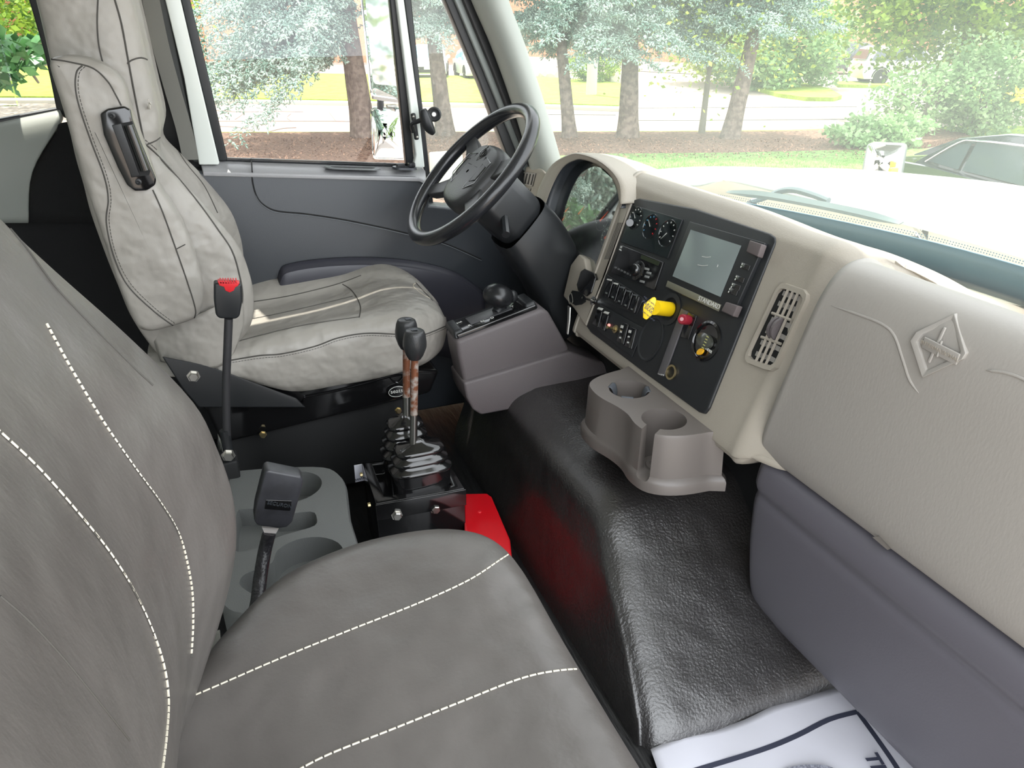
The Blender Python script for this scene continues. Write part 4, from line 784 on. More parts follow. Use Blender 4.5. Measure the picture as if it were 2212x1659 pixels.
for i, (cx, cy, z0, tiers, w, d, lab) in enumerate(((.332, 1.585, -.955, 4, .13, .10, 'far'), (.345, 1.505, -.96, 3, .15, .095, 'near'))):
    R, z = boot(cx, cy, z0, tiers, w, d); base = [Vector((p.x+(p.x-cx)*.12, p.y+(p.y-cy)*.12, -1.03)) for p in R[0]]
    MB().rings([base, [p+Vector((0, 0, z0+1.035)) for p in base]]+R).build('rubber_boot', M['gloss'], lb, ang=60)
    tp = (((878, 742), 1.585), ((896, 764), 1.505))[i]; bt = (((878, 915), 1.585), ((893, 962), 1.505))[i]
    a = Y(*bt); b = Y(*tp)
    lv = MB().cyl(a, b, .0088, 16).build('lever', M['rust'], lb)
    MB().cyl(a, a.lerp(b, .35), .0092, 16).build('lever_shank', M['steel'], lv)
    kt = Y((878, 690) if i == 0 else (896, 713), tp[1]); kb_ = b+(b-a).normalized()*-.012; L = (kt-kb_).length
    kn = MB().lathe(kb_, kt-kb_, [(.006, -.002), (.014, 0), (.02, L*.15), (.0265, L*.42), (.0265, L*.6), (.024, L*.85), (.021, L*.97), (.018, L), (.004, L*1.0)], 24).build('lever_knob', mat('black_knob_plastic', (44, 45, 46), .38, .2, 300), lv)
# levers' knobs get a small arrow mark
for p, yy in (((882, 690), 1.585), ((895, 713), 1.505)): MB().box(Y(p, yy)+Vector((0, 0, .002)), (.014, .012, .0006)).build('knob_mark', M['door'], lb)

# red case
rc = MB().hull([Z(p, -1.1) for p in ((1003, 1066), (1052, 1065), (1062, 1072), (1102, 1165), (1110, 1240), (1003, 1240))]+[Z(p, -1.1)+Vector((0, 0, -.1)) for p in ((1003, 1066), (1062, 1072), (1102, 1165), (1110, 1240), (1003, 1240))]).build('red_metal_case', M['red'], bev=.004)
tag(rc, 'bright red metal case on the floor beside the lever box', 'case')
MB().lathe(Z((1036, 1106), -1.1), (0, 0, 1), [(.005, 0), (.004, .002), (.001, .0025)], 12).build('rivet', M['redp'], rc)
# floor bits
MB().box((1.02, 1.9, -1.19), (.4, .6, .012)).build('rubber_floor_mat', M['rubber'], bev=.003)
tag(bpy.data.objects['rubber_floor_mat'], 'black ribbed rubber mat in the driver foot well', 'floor mat')
deb = MB().prism([Z(p, -1.192) for p in ((628, 972), (700, 958), (742, 968), (738, 984), (640, 980))], (0, 0, .004)).build('folded_paper', M['paper']); tag(deb, 'crumpled pale paper lying under the driver seat', 'paper')
tag(MB().tube(cr([Z(p, -1.185) for p in ((630, 972), (690, 985), (770, 990), (800, 975), (815, 965))], 5), .004, 6).build('floor_cable', M['gloss']), 'thin black cable on the floor behind the lever box', 'cable')

# ================================================================== ENGINE COVER
ec = []
for z, xr, yn_, k in ((-1.2, .555, .77, 0), (-1.15, .565, .80, 0), (-1.08, .59, .90, 0), (-1.02, .605, .99, 0), (-.98, .62, 1.05, 0), (-.94, .635, 1.105, 0), (-.915, .66, 1.14, 0), (-.90, .70, 1.18, 0)):
    ec.append([(xr+.02, 2.0, z), (xr+.01, 1.7, z), (xr, 1.4, z), (xr+.002, yn_+.09, z), (xr+.012, yn_+.025, z), (xr+.05, yn_, z), (xr+.16, yn_-.004, z), (1.1, yn_+.0, z), (1.3, yn_+.03, z)])
ec.append([(.76, 2.0, -.893), (.75, 1.7, -.893), (.75, 1.5, -.893), (.76, 1.36, -.893), (.78, 1.28, -.893), (.82, 1.24, -.893), (.9, 1.23, -.893), (1.1, 1.24, -.893), (1.3, 1.26, -.893)])
ec.append([(.95, 2.0, -.89), (.95, 1.8, -.89), (.95, 1.6, -.89), (.96, 1.5, -.89), (.98, 1.45, -.89), (1.0, 1.43, -.89), (1.05, 1.42, -.89), (1.15, 1.42, -.89), (1.3, 1.42, -.89)])
EC = MB().grid(ec, 5, 5).build('engine_cover', M['cover'], ang=80); tag(EC, 'black grained vinyl engine cover humped under the dashboard', 'engine cover')

# ================================================================== SHIFTER CONSOLE
sc_ = thing('shifter_console', (.72, 1.8, -.92), 'grey plastic gear shifter console on the engine cover', 'console')
def two(px, y0, y1): return [Y(p, y0) for p in px]+[Y(p, y0)+Vector((0, y1-y0, 0)) for p in px]
MB().hull(two([(986, 738), (990, 770), (1003, 830), (1012, 842), (1100, 815), (1225, 772), (1230, 752), (1185, 672), (1170, 668)], 1.70, 1.80)).build('console_top', M['console'], sc_, bev=.014)
MB().hull(two([(1002, 828), (1008, 860), (1022, 886), (1040, 897), (1130, 876), (1250, 858), (1250, 780), (1232, 760)], 1.685, 1.81)+two([(1330, 792), (1330, 838)], 1.70, 1.80)).build('console_base', M['console'], sc_, bev=.012)
TA = Y((986, 738), 1.70); TBb = Y((1170, 668), 1.70); tdir = (TBb-TA).normalized(); up = Vector((-tdir.z, 0, tdir.x)); tlen = (TBb-TA).length
def tp_(f, y, h=0): q = TA+tdir*tlen*f+up*h; return Vector((q.x, y, q.z))
tp0 = [tp_(.03, 1.712, .004), tp_(.97, 1.712, .004), tp_(.97, 1.805, .004), tp_(.03, 1.805, .004)]
MB().prism([p-up*.012 for p in tp0], up*.02).build('shifter_plate', M['gloss'], sc_, bev=.004)
kk = tp_(.52, 1.757, .012); MB().prism([kk+tdir*a+Vector((0, b, 0)) for a, b in ((-.07, -.02), (.05, -.02), (.05, .03), (-.07, .03))], up*.002).build('gate_plate', mat('gate_grey', (70, 70, 72), .4), sc_, bev=.001)
for i, (a, b, t_) in enumerate(((-.075, -.03, 'R'), (-.04, -.035, 'N'), (-.012, -.036, 'D'), (.055, -.01, 'T'), (-.095, .02, 'GEAR'))):
    text(t_, 'gate_lettering', M['ink'], sc_, kk+tdir*a+Vector((0, b*.8, 0))+up*.0025, tdir, (0, 1, 0), .014 if len(t_) == 1 else .009)
for f0, f1 in ((.0, .13), (.84, .99)):
    MB().hull([tp_(f, y, h) for f in (f0, f1) for y in (1.712, 1.806) for h in (.0, )]+[tp_(f, y, .02) for f in (f0+.02, f1-.02) for y in (1.722, 1.796)]).build('plate_end_cap', M['black'], sc_, bev=.005)
s0 = kk+Vector((.01, 0, 0)); s1 = Y((1082, 662), 1.765)
lv = MB().lathe(s0, s1-s0, [(.014, 0), (.015, .01), (.016, .03), (.019, (s1-s0).length)], 18).build('shift_lever', M['black'], sc_)
MB().ball(Y((1076, 639), 1.76), .042, 26, 14, ax=(.25, 0, 1), sq=(1, .76)).build('shift_knob', mat('satin_black_knob', (30, 31, 33), .28), lv)
MB().ball(Y((1106, 640), 1.76), .016, 14, 8, sq=(1, 1.1)).build('knob_button', M['black'], lv)

# ================================================================== DASH CUP HOLDER
ch = thing('dash_cup_holder', (.72, 1.25, -.88), 'taupe plastic double cup holder mounted under the centre panel', 'cup holder')
pl = [(.855, 1.37), (.80, 1.368), (.74, 1.355), (.700, 1.33), (.688, 1.29), (.690, 1.25), (.702, 1.205), (.706, 1.165), (.700, 1.125), (.706, 1.085), (.730, 1.06), (.77, 1.045), (.82, 1.04), (.855, 1.04), (.858, 1.2)]
pc = cr([(x, y, 0) for x, y in pl], 3, True); cen = Vector((.785, 1.2, 0))
def cring(s, z): return [Vector((cen.x+(p.x-cen.x)*s, cen.y+(p.y-cen.y)*s, z)) for p in pc]
CB = MB().rings([cring(1.05, -.845), cring(1.10, -.842), cring(1.10, -.822), cring(1.075, -.815), cring(1.03, -.81), cring(1.0, -.722), cring(.985, -.715)]).build('holder_body', M['cup'], ch, ang=50)
cut = []
for cx, cy, r in ((.766, 1.122, .046), (.768, 1.268, .045)):
    cut.append(MB().lathe((cx, cy, -.825), (0, 0, 1), [(r*.86, 0), (r*.9, .02), (r, .12)], 48).build('cut', M['cup']))
cut.append(MB().box((.705, 1.085, -.75), (.09, .030, .14), Matrix.Rotation(.6, 3, 'Z')).build('cut', M['cup'], bev=.008))
boolean(CB, cut)
MB().lathe((.766, 1.122, -.828), (0, 0, 1), [(.03, .003), (.028, .006), (.022, .006), (.02, .004), (.001, .004)], 32).build('cup_well_ring', M['cup'], ch)
for a in (2.3, 4.1, 5.9):
    dv = Vector((math.cos(a), math.sin(a), 0)); c_ = Vector((.768, 1.268, -.719))+dv*.045; sd = Vector((-dv.y, dv.x, 0))
    MB().grid([[c_+sd*w+Vector((0, 0, .004)) for w in (-.013, 0, .013)], [c_-dv*.008+sd*w+Vector((0, 0, .003)) for w in (-.013, 0, .013)], [c_-dv*.014+sd*w*.8+Vector((0, 0, -.012)) for w in (-.013, 0, .013)], [c_-dv*.015+sd*w*.4+Vector((0, 0, -.022)) for w in (-.013, 0, .013)]], 3, 3).build('grip_flap', mat('grey_rubber_flap', (78, 82, 88), .45), ch, thick=.002)

# ================================================================== PAPER FLOOR MATS
pm = thing('paper_floor_mat', (.8, .6, -1.195), 'white printed paper floor mat on the passenger floor with dark border and letters', 'paper mat')
def pz(p, dz=0): return Z(p, -1.194+dz)
g = []
for t in (0, .2, .4, .6, .8, 1):
    A, B = pz((1405, 1622)).lerp(pz((1480, 1900)), t), pz((1830, 1478)).lerp(pz((2150, 1760)), t)
    g.append([A.lerp(B, u)+Vector((.004*math.sin(u*9+t*3), .004*math.sin(u*11), .004+.004*math.sin(u*14+t*4))) for u in (0, .15, .3, .45, .6, .75, .9, 1)])
PMAT = MB().grid(g, 3, 3).build('sheet', M['paper'], pm, thick=.0006)
def onp(p): q = Z(p, -1.183); return q
def strip(pts, w, m=M['inkb'], name='printed_border'):
    q = cr([onp(p) for p in pts], 4); out = []
    T3 = PT
    for a in q:
        h = T3.ray_cast(Vector((0, 0, 0)), a.normalized()); out.append((h[0] if h[0] is not None else a)+Vector((0, 0, .0008)))
    R = []
    for i, a in enumerate(out):
        d = (out[min(i+1, len(out)-1)]-out[max(i-1, 0)]).normalized(); sd = d.cross(Vector((0, 0, 1))).normalized()*w/2; R.append([a-sd, a+sd])
    MB().rings(R, cyc=False).build(name, m, pm)
PT = bvh([PMAT])[0]
strip([(1490, 1668), (1640, 1622), (1720, 1590), (1790, 1555), (1852, 1538)], .010)
strip([(1852, 1538), (1890, 1590), (1935, 1655), (1960, 1700)], .010)
a_, b_ = onp((1862, 1615)), onp((1935, 1665)); 
ux = onp((1852, 1640))-onp((1852, 1610)); ux = (onp((1905, 1680))-onp((1878, 1635)))
text('THANK YOU', 'mat_lettering', M['inkb'], pm, onp((1885, 1640))+ux.normalized()*.10+Vector((0, 0, .001)), ux, onp((1900, 1625))-onp((1860, 1640)), .038, .0003, bold=.0012)
fp = cr([onp(p)+Vector((0, 0, .001)) for p in ((1690, 1668), (1720, 1655), (1760, 1652), (1790, 1656), (1815, 1670), (1830, 1700), (1760, 1760), (1700, 1720))], 4, True)
MB().add(fp, [tuple(range(len(fp)))]).build('printed_shoe', mat('speckled_print', (120, 122, 134), .8, rgb2=(170, 172, 186), vscale=300), pm, flat=True)
pm2 = MB().prism([Z(p, -1.197) for p in ((1870, 1560), (1925, 1600), (1990, 1665), (2060, 1740), (1990, 1760), (1900, 1640))], (0, 0, .001)).build('paper_floor_mat', M['paper'])
tag(pm2, 'second white paper mat peeking out beneath the lettered one', 'paper mat')

# ================================================================== OUTSIDE
GZ = -2.4; random.seed(4); rng = np.random.default_rng(7)
def G(p, dz=0): return Z(p, GZ+dz)
def ground(name, pts, m, dz, par=None, sub=0, thick=.3):
    o = MB().prism([Vector((q.x, q.y, GZ+dz-thick)) for q in pts], (0, 0, thick)).build(name, m, flat=True); o['kind'] = 'structure'; return o
M['grass'] = mat('sunlit_lawn', (128, 152, 44), .9, .8, 12, rgb2=(150, 176, 62), vscale=2.2, dist=.05, detail=8, coord='Object')
M['grass2'] = mat('near_lawn', (96, 132, 62), .9, .9, 30, rgb2=(128, 164, 88), vscale=9, dist=.05, detail=10)
M['road'] = mat('pale_asphalt', (160, 148, 138), .85, .2, 40, vary=.06, vscale=1.1, detail=8)
M['mulch'] = mat('brown_mulch', (98, 74, 62), .95, 1, 22, rgb2=(150, 120, 100), vscale=13, dist=.06, detail=12, ramp=(.35, .7))
M['bark'] = mat('spruce_bark', (96, 82, 74), .95, 1, 14, rgb2=(128, 112, 102), vscale=9, dist=.05, bstretch=(1, 1, .45), detail=10)
M['barks'] = mat('smooth_bark', (112, 106, 92), .9, .5, 20)
M['brick'] = None
def brick():
    m = bpy.data.materials.new('salmon_brick'); m.use_nodes = True; nt = m.node_tree; b = nt.nodes['Principled BSDF']; tc = nt.nodes.new('ShaderNodeTexCoord'); mp = nt.nodes.new('ShaderNodeMapping')
    mp.inputs['Rotation'].default_value = (math.pi/2, 0, 0); br_ = nt.nodes.new('ShaderNodeTexBrick'); br_.inputs['Scale'].default_value = 3.2
    br_.inputs['Color1'].default_value = (*s2l((206, 138, 106)), 1); br_.inputs['Color2'].default_value = (*s2l((190, 122, 92)), 1); br_.inputs['Mortar'].default_value = (*s2l((214, 176, 150)), 1); br_.inputs['Mortar Size'].default_value = .012
    nt.links.new(tc.outputs['Object'], mp.inputs['Vector']); nt.links.new(mp.outputs['Vector'], br_.inputs['Vector']); nt.links.new(br_.outputs['Color'], b.inputs['Base Color']); b.inputs['Roughness'].default_value = .9; return m
M['brick'] = brick()
M['stone'] = mat('pale_stone', (196, 190, 178), .9)
ca, sa = math.cos(math.radians(25)), math.sin(math.radians(25))
def UV(u, v, z=0): return Vector((u*ca+v*sa, -u*sa+v*ca, z))
base = MB().prism([UV(u, v, GZ-.4) for u, v in ((-120, -60), (160, -60), (160, 160), (-120, 160))], (0, 0, .36)).build('ground', M['road'], flat=True); base['kind'] = 'structure'
ground('lawn_far', [G(p) for p in ((-700, 214), (0, 214), (455, 217), (900, 224), (1180, 229), (1336, 234), (1352, 224), (1362, 205), (1372, 190), (1300, 178), (1160, 170), (900, 166), (455, 158), (0, 142), (-700, 140))], M['grass'], .10)
ground('curb_far', [G(p) for p in ((-700, 220), (455, 221), (900, 228), (1180, 233), (1344, 239), (1344, 233), (1180, 228), (900, 223), (455, 216), (-700, 213))], M['stone'], .06)
ground('verge_near', [G(p) for p in ((-900, 285), (0, 286), (480, 290), (900, 290), (1300, 289), (1700, 286), (1880, 280), (2400, 275), (2600, 300), (1880, 292), (1300, 296), (480, 299), (-900, 300))], M['grass'], .06)
ground('mulch_bed', [G(p) for p in ((-900, 297), (480, 294), (900, 293), (1300, 293), (1700, 291), (1880, 283), (2000, 280), (2100, 300), (1880, 336), (1600, 342), (1300, 345), (1150, 352), (900, 480), (480, 600), (-900, 600))], M['mulch'], .09)
ground('lawn_near', [G(p) for p in ((1150, 350), (1300, 343), (1600, 340), (1880, 333), (2100, 330), (2240, 400), (2100, 470), (1600, 450), (1350, 480), (1100, 480))], M['grass2'], .10)
ground('lawn_island', [G(p) for p in ((1632, 194), (1700, 186), (1745, 184), (1790, 196), (1818, 212), (1800, 217), (1740, 216), (1680, 208))], M['grass'], .10)
ground('lawn_right', [G(p) for p in ((2000, 200), (2120, 190), (2400, 170), (2400, 228), (2140, 226))], M['grass'], .10)
ground('lawn_strip', [G(p) for p in ((1800, 180), (1880, 180), (1960, 190), (1900, 189), (1810, 187))], M['grass'], .1)
# cracks in the road
ck = MB()
for px in ([(455, 238), (520, 242), (600, 241), (655, 242)], [(470, 262), (600, 262), (720, 262), (760, 263)], [(508, 258), (520, 250), (526, 244)], [(630, 262), (620, 254), (628, 246)], [(712, 243), (726, 262)], [(580, 285), (610, 278), (640, 276)], [(440, 272), (520, 276), (560, 288)]):
    ck.tube(cr([G(p, -.035) for p in px], 5), .018, 4)
ckm = ck.build('road_cracks', mat('tar_crack', (150, 132, 124), .9)); ckm['kind'] = 'structure'
ln = MB()
for px in ([(1340, 261), (1500, 261), (1860, 258)], [(1340, 234), (1600, 233), (1850, 231)], [(1180, 248), (1210, 248), (1330, 249)]): ln.tube([G(p, -.04) for p in px], .03, 4)
ln.build('road_seams', mat('tar_line', (140, 138, 134), .9))['kind'] = 'structure'
# mulch chips
nv = 5200; P0 = np.zeros((nv, 3)); k = 0
ch_ = MB()
for _ in range(5200):
    px = (random.uniform(440, 1900), 298+46*random.random()**1.2); q = G(px, .10); a = random.random()*6.28; L = random.uniform(.02, .07); w = random.uniform(.005, .012)
    d = Vector((math.cos(a), math.sin(a), random.uniform(-.2, .5)))*L; sd = Vector((-math.sin(a), math.cos(a), 0))*w
    ch_.v += [tuple(q-sd), tuple(q+sd), tuple(q+d+sd+Vector((0, 0, .01))), tuple(q+d-sd+Vector((0, 0, .01)))]; n_ = len(ch_.v); ch_.f.append((n_-4, n_-3, n_-2, n_-1))
cho = ch_.build('mulch_chips', mat('mulch_chip', (168, 132, 108), .9, rgb2=(92, 66, 54), vscale=3), flat=True, fix=False); tag(cho, 'loose brown mulch chips scattered over the bed beneath the trees', 'mulch', kind='stuff')
# near grass tufts
gb = MB()
for _ in range(9000):
    px = (random.uniform(1200, 1900), 344+50*random.random()); q = G(px, .10); a = random.random()*6.28; h = random.uniform(.03, .08); sd = Vector((math.cos(a), math.sin(a), 0))*.006
    gb.v += [tuple(q-sd), tuple(q+sd), tuple(q+Vector((random.uniform(-.03, .03), random.uniform(-.03, .03), h)))]; n_ = len(gb.v); gb.f.append((n_-3, n_-2, n_-1))
tag(gb.build('grass_blades', mat('grass_blade', (110, 150, 70), .7, rgb2=(150, 184, 110), vscale=2), flat=True, fix=False), 'short green grass blades on the near lawn strip', 'grass', kind='stuff')

# ---- foliage
def np_mesh(name, V, Fa, m, k):
    me = bpy.data.meshes.new(name); me.vertices.add(len(V)); me.vertices.foreach_set('co', V.astype(np.float32).ravel())
    me.loops.add(Fa.size); me.loops.foreach_set('vertex_index', Fa.astype(np.int32).ravel()); me.polygons.add(len(Fa)); me.polygons.foreach_set('loop_start', np.arange(0, Fa.size, k, dtype=np.int32))
    me.update(calc_edges=True); me.materials.append(m); me.validate(); return me
def shoots(P, Dr, L, R):
    n = len(P); Dn = Dr/np.linalg.norm(Dr, axis=1, keepdims=True); a = rng.normal(size=(n, 3)); u = np.cross(Dn, a); u /= np.linalg.norm(u, axis=1, keepdims=True)+1e-9; w = np.cross(Dn, u)
    V = np.zeros((n, 5, 3)); V[:, 0] = P; V[:, 4] = P+Dn*L[:, None]; mid = P+Dn*L[:, None]*.6
    for k in range(3): t = 2*math.pi*k/3; V[:, 1+k] = mid+(u*math.cos(t)+w*math.sin(t))*R[:, None]
    f = np.array([(0, 2, 1), (0, 3, 2), (0, 1, 3), (4, 1, 2), (4, 2, 3), (4, 3, 1)]); F_ = (np.arange(n)[:, None, None]*5+f[None]).reshape(-1, 3)
    return V.reshape(-1, 3), F_
def leaves(P, s):
    n = len(P); a = rng.normal(size=(n, 3)); a[:, 2] *= .6; a /= np.linalg.norm(a, axis=1, keepdims=True); b = np.cross(a, rng.normal(size=(n, 3))); b /= np.linalg.norm(b, axis=1, keepdims=True)
    L = (s*rng.uniform(.6, 1.3, n))[:, None]; V = np.stack([P, P+a*L*.5+b*L*.32, P+a*L, P+a*L*.5-b*L*.32], 1); return V.reshape(-1, 3), (np.arange(n)[:, None]*4+np.arange(4)[None])
def spruce_mesh(h0, seed, spread=2.3, dense=1.0, hang=.35, bias=False):
    r_ = np.random.default_rng(seed); PP, DD, LL, RR = [], [], [], []
    h = h0
    while h < 9.5:
        fine = h < h0+2.3; nb = int((9 if fine else 7)*dense); Lb = spread*(1-(h-h0)/11)+.2
        for b in range(nb):
            az = r_.uniform(0, 2*math.pi)
            if bias and h < h0+1.9: az = r_.uniform(math.pi*.72, math.pi*1.42)
            L = Lb*r_.uniform(.6, 1.15); dr_ = np.array([math.cos(az), math.sin(az), 0]); sd = np.array([-math.sin(az), math.cos(az), 0])
            n = 22 if fine else 9
            for t in np.linspace(.12, 1, n):
                c0 = dr_*L*t+np.array([0, 0, h-hang*(t**1.6)*L*.8+.12*math.sin(t*5+b)])
                for s in (-1, 1):
                    ln_ = (.55 if fine else .9)*(1.05-t*.7)*r_.uniform(.5, 1.2); dd = dr_*r_.uniform(.3, .9)+sd*s*r_.uniform(.4, 1)+np.array([0, 0, -r_.uniform(.1, 1.1)*hang*2]); dd /= np.linalg.norm(dd)
                    m_ = max(2, int(ln_/(.065 if fine else .3)))
                    tt = np.linspace(.1, 1, m_)[:, None]; pts = c0+dd*ln_*tt; 
                    rep = 3 if fine else 2
                    for _ in range(rep):
                        PP.append(pts); DD.append(dd+r_.normal(size=(m_, 3))*.75+np.array([0, 0, -.12])); sz = (r_.uniform(.07, .13, m_) if fine else r_.uniform(.3, .5, m_)); LL.append(sz); RR.append(sz*.17)
        h += .17 if fine else .42
    return shoots(np.concatenate(PP), np.concatenate(DD), np.concatenate(LL), np.concatenate(RR))
M['needle'] = mat('blue_green_needles', (112, 150, 132), .75, rgb2=(206, 228, 214), vscale=4, detail=9, ramp=(.36, .62))  # pale mint end puts bright highlights into the needle colour
M['leafg'] = mat('green_leaves', (72, 110, 42), .6, rgb2=(150, 178, 62), vscale=1.4, detail=6)
M['leafy'] = mat('yellow_green_leaves', (140, 168, 56), .6, rgb2=(190, 204, 96), vscale=1.8, detail=6)
M['leafp'] = mat('pale_green_leaves', (112, 150, 92), .6, rgb2=(160, 190, 136), vscale=2.5, detail=6)
for k_ in ('needle', 'leafg', 'leafy', 'leafp'):
    nt = M[k_].node_tree; pb = nt.nodes['Principled BSDF']; tl = nt.nodes.new('ShaderNodeBsdfTranslucent'); mx = nt.nodes.new('ShaderNodeMixShader'); mx.inputs[0].default_value = .3 if k_ != 'needle' else .15
    ou = [n for n in nt.nodes if n.type == 'OUTPUT_MATERIAL'][0]; src = pb.inputs['Base Color'].links[0].from_socket; nt.links.new(src, tl.inputs[0]); nt.links.new(pb.outputs[0], mx.inputs[1]); nt.links.new(tl.outputs[0], mx.inputs[2]); nt.links.new(mx.outputs[0], ou.inputs[0])
SP = [np_mesh('spruce_foliage', *spruce_mesh(2.3, s, sp, d, hg), M['needle'], 3) for s, sp, d, hg in ((1, 1.7, .75, .3), (2, 2.0, .75, .36))]
SPL = np_mesh('spruce_foliage', *spruce_mesh(1.95, 5, 3.9, .8, .38, True), M['needle'], 3)
def trunk(base, top, r0, r1, name, m, par, kn=0):
    n = 14; path = [base.lerp(top, i/n)+Vector((.03*math.sin(i*1.7), .03*math.cos(i*2.3), 0)) for i in range(n+1)]
    rr = [(r0+(r1-r0)*i/n)*(1.28 if i == 0 else 1.06 if i == 1 else 1)*(1+.05*math.sin(i*3.1)) for i in range(n+1)]
    o = MB().tube([path[0]+Vector((0, 0, -.15))]+path, [rr[0]*1.1]+rr, 14).build(name, m, par); return o
def spruce(pb, pt, wpx, label, mesh, rz, dz=0, sc=1.0, group='spruces along the mulch bed', r=None):
    b = G(pb, .08); d = ray(*pt); t_ = b.dot(Vector((sa, ca, 0)))/d.dot(Vector((sa, ca, 0))); tp_ = d*t_
    t = thing('spruce_tree', b, label, 'tree', group); r0 = r or wpx*b.length/FPX/2/1.05
    dirv = (tp_-b); hgt = 9.0; top_ = b+dirv*(hgt/dirv.z)*.55; top_.x = b.x+dirv.x*(3.0/dirv.z); top_.y = b.y+dirv.y*(3/dirv.z)*.0; top_.z = b.z+hgt
    pth = [b+Vector((0, 0, -.15)), b]+[b+dirv*(k/6)+Vector((0, 0, 0)) for k in range(1, 7)]; last = pth[-1]; pth += [last+Vector((dirv.x*.08*k, 0, k*1.1)) for k in range(1, 6)]
    rr = [r0*1.35, r0*1.18]+[r0*(1-.05*k)*(1+.04*math.sin(k*2.7)) for k in range(1, 7)]+[r0*(.68-.12*k) for k in range(1, 6)]
    MB().tube(pth, rr, 16).build('trunk', M['bark'], t, sub=1)
    o = bpy.data.objects.new('foliage', mesh); COL.objects.link(o); o.parent = t; o.rotation_euler = (0, 0, rz); o.scale = (sc, sc, 1); o.location = (dirv.x*.75, 0, dz)
    return t
T0 = spruce((788, 296), (752, 60), 54, 'large leaning spruce trunk seen through the driver door window', SPL, 0, .0)
spruce((962, 292), (934, 55), 40, 'spruce trunk between the window divider and the steering wheel', SP[0], 1.3, .3)
spruce((1231, 298), (1212, 90), 31, 'slim spruce trunk just right of the windshield pillar', SP[0], 2.2, -.1)
spruce((1356, 297), (1362, 110), 46, 'thick straight spruce trunk right of the slim one', SP[1], 3.9, .0)
spruce((1576, 300), (1632, 60), 38, 'leaning spruce trunk right of the young leafy tree', SP[0], 5.1, .25)
def extra_spruce(u, v, label, mesh, rz, dz=0, r0=.25, sc=1.0):
    b = UV(u, v, GZ+.08); t = thing('spruce_tree', b, label, 'tree', 'spruces along the mulch bed')
    MB().tube([b+Vector((0, 0, z)) for z in (-.15, 0, 2, 5, 9)], [r0*1.3, r0*1.1, r0, r0*.7, .05], 12).build('trunk', M['bark'], t)
    o = bpy.data.objects.new('foliage', mesh); COL.objects.link(o); o.parent = t; o.rotation_euler = (0, 0, rz); o.location = (0, 0, dz); o.scale = (sc, sc, 1); return t
extra_spruce(12.2, 15.6, 'spruce with hazy hanging boughs at the top right', SP[1], 4.4, -.9, sc=1.15)
q_s = extra_spruce(-9.6, 5.2, 'spruce standing beside the truck seen in the tall mirror', SP[1], 2.0, -.4, r0=.3)
extra_spruce(-15, 14, 'spruce further left seen in the side mirror', SP[1], 1.0)
extra_spruce(-22, 12, 'spruce at far left seen only in the mirrors', SP[1], 3.0)
# young deciduous tree
b = G((1515, 291), .05)
yt = thing('young_tree', b, 'young slim forked tree between the straight and the leaning spruce', 'tree')
dep = b.dot(Vector((sa, ca, 0)))
def at(p, k=1.0): d = ray(*p); return d*(dep*k/d.dot(Vector((sa, ca, 0))))
MB().tube([b+Vector((0, 0, -.1)), b]+cr([at((1520, 250)), at((1527, 190)), at((1530, 165)), at((1538, 130)), at((1548, 112)), at((1575, 88)), at((1590, 60))], 3), [.12, .09]+[.075-.0028*i for i in range(19)], 12).build('trunk', M['barks'], yt)
for px in ([(1531, 160), (1524, 130), (1520, 100), (1512, 50), (1500, 0)], [(1545, 115), (1530, 100), (1515, 92)], [(1545, 112), (1556, 70), (1570, 30), (1574, -20)], [(1575, 88), (1600, 98)], [(1556, 75), (1545, 40), (1540, 0)]):
    q = cr([at(p) for p in px], 4); MB().tube(q, [.032*(1-.6*i/len(q)) for i in range(len(q))], 8).build('branch', M['barks'], yt)
cc_ = np.array(at((1545, 30))); Pn = cc_+rng.normal(size=(5200, 3))*np.array([1.1, 1.0, .75]); Pn[:, 2] += .3
V_, F_ = leaves(Pn, .11); V_ = V_-np.array(b); o = bpy.data.objects.new('foliage', np_mesh('foliage', V_, F_, M['leafy'], 4)); COL.objects.link(o); o.parent = yt
def bush(name, c, rad, n, s, m, label, cat='bush', droop=0, group=None, stems=5):
    c = Vector(c); base = Vector((c.x, c.y, max(GZ, c.z-rad[2]))); t = thing(name, base, label, cat, group)
    a = rng.normal(size=(n, 3)); a /= np.linalg.norm(a, axis=1, keepdims=True); r = rng.uniform(.35, 1, n)**.5; lump = 1+.22*np.sin(a[:, 0]*7+a[:, 2]*5)+.14*np.sin(a[:, 1]*13+a[:, 0]*4)
    Pn = a*(r*lump)[:, None]*np.array(rad)+np.array(c)-np.array(base); V_, F_ = leaves(Pn, s); o = bpy.data.objects.new('foliage', np_mesh('foliage', V_, F_, m, 4)); COL.objects.link(o); o.parent = t
    st_ = MB()
    for k in range(stems):
        a_ = random.uniform(0, 6.28); e = c+Vector((math.cos(a_)*rad[0]*.6, math.sin(a_)*rad[1]*.6, rad[2]*random.uniform(-.1, .6))); st_.tube([base, base.lerp(e, .5)+Vector((0, 0, .1)), e], .02+.008*max(rad), 6)
    st_.build('stems', M['barks'], t); return t
p_ = G((1283, 180)); bush('round_shrub', (p_.x, p_.y, GZ+.75), (1.35, 1.2, .85), 7000, .10, M['leafg'], 'round clipped shrub beside the pale utility pole across the road', 'shrub')
p_ = G((1660, 192)); bush('leafy_bush', (p_.x, p_.y, GZ+1.7), (3.4, 2.2, 1.9), 16000, .2, M['leafp'], 'large pale leafy bush at the corner across the road', 'bush')
p_ = G((1600, 185)); bush('leafy_bush', (p_.x, p_.y+2, GZ+3.0), (3.0, 2.5, 2.6), 13000, .22, M['leafy'], 'tall yellow green bush behind the leaning spruce', 'bush')
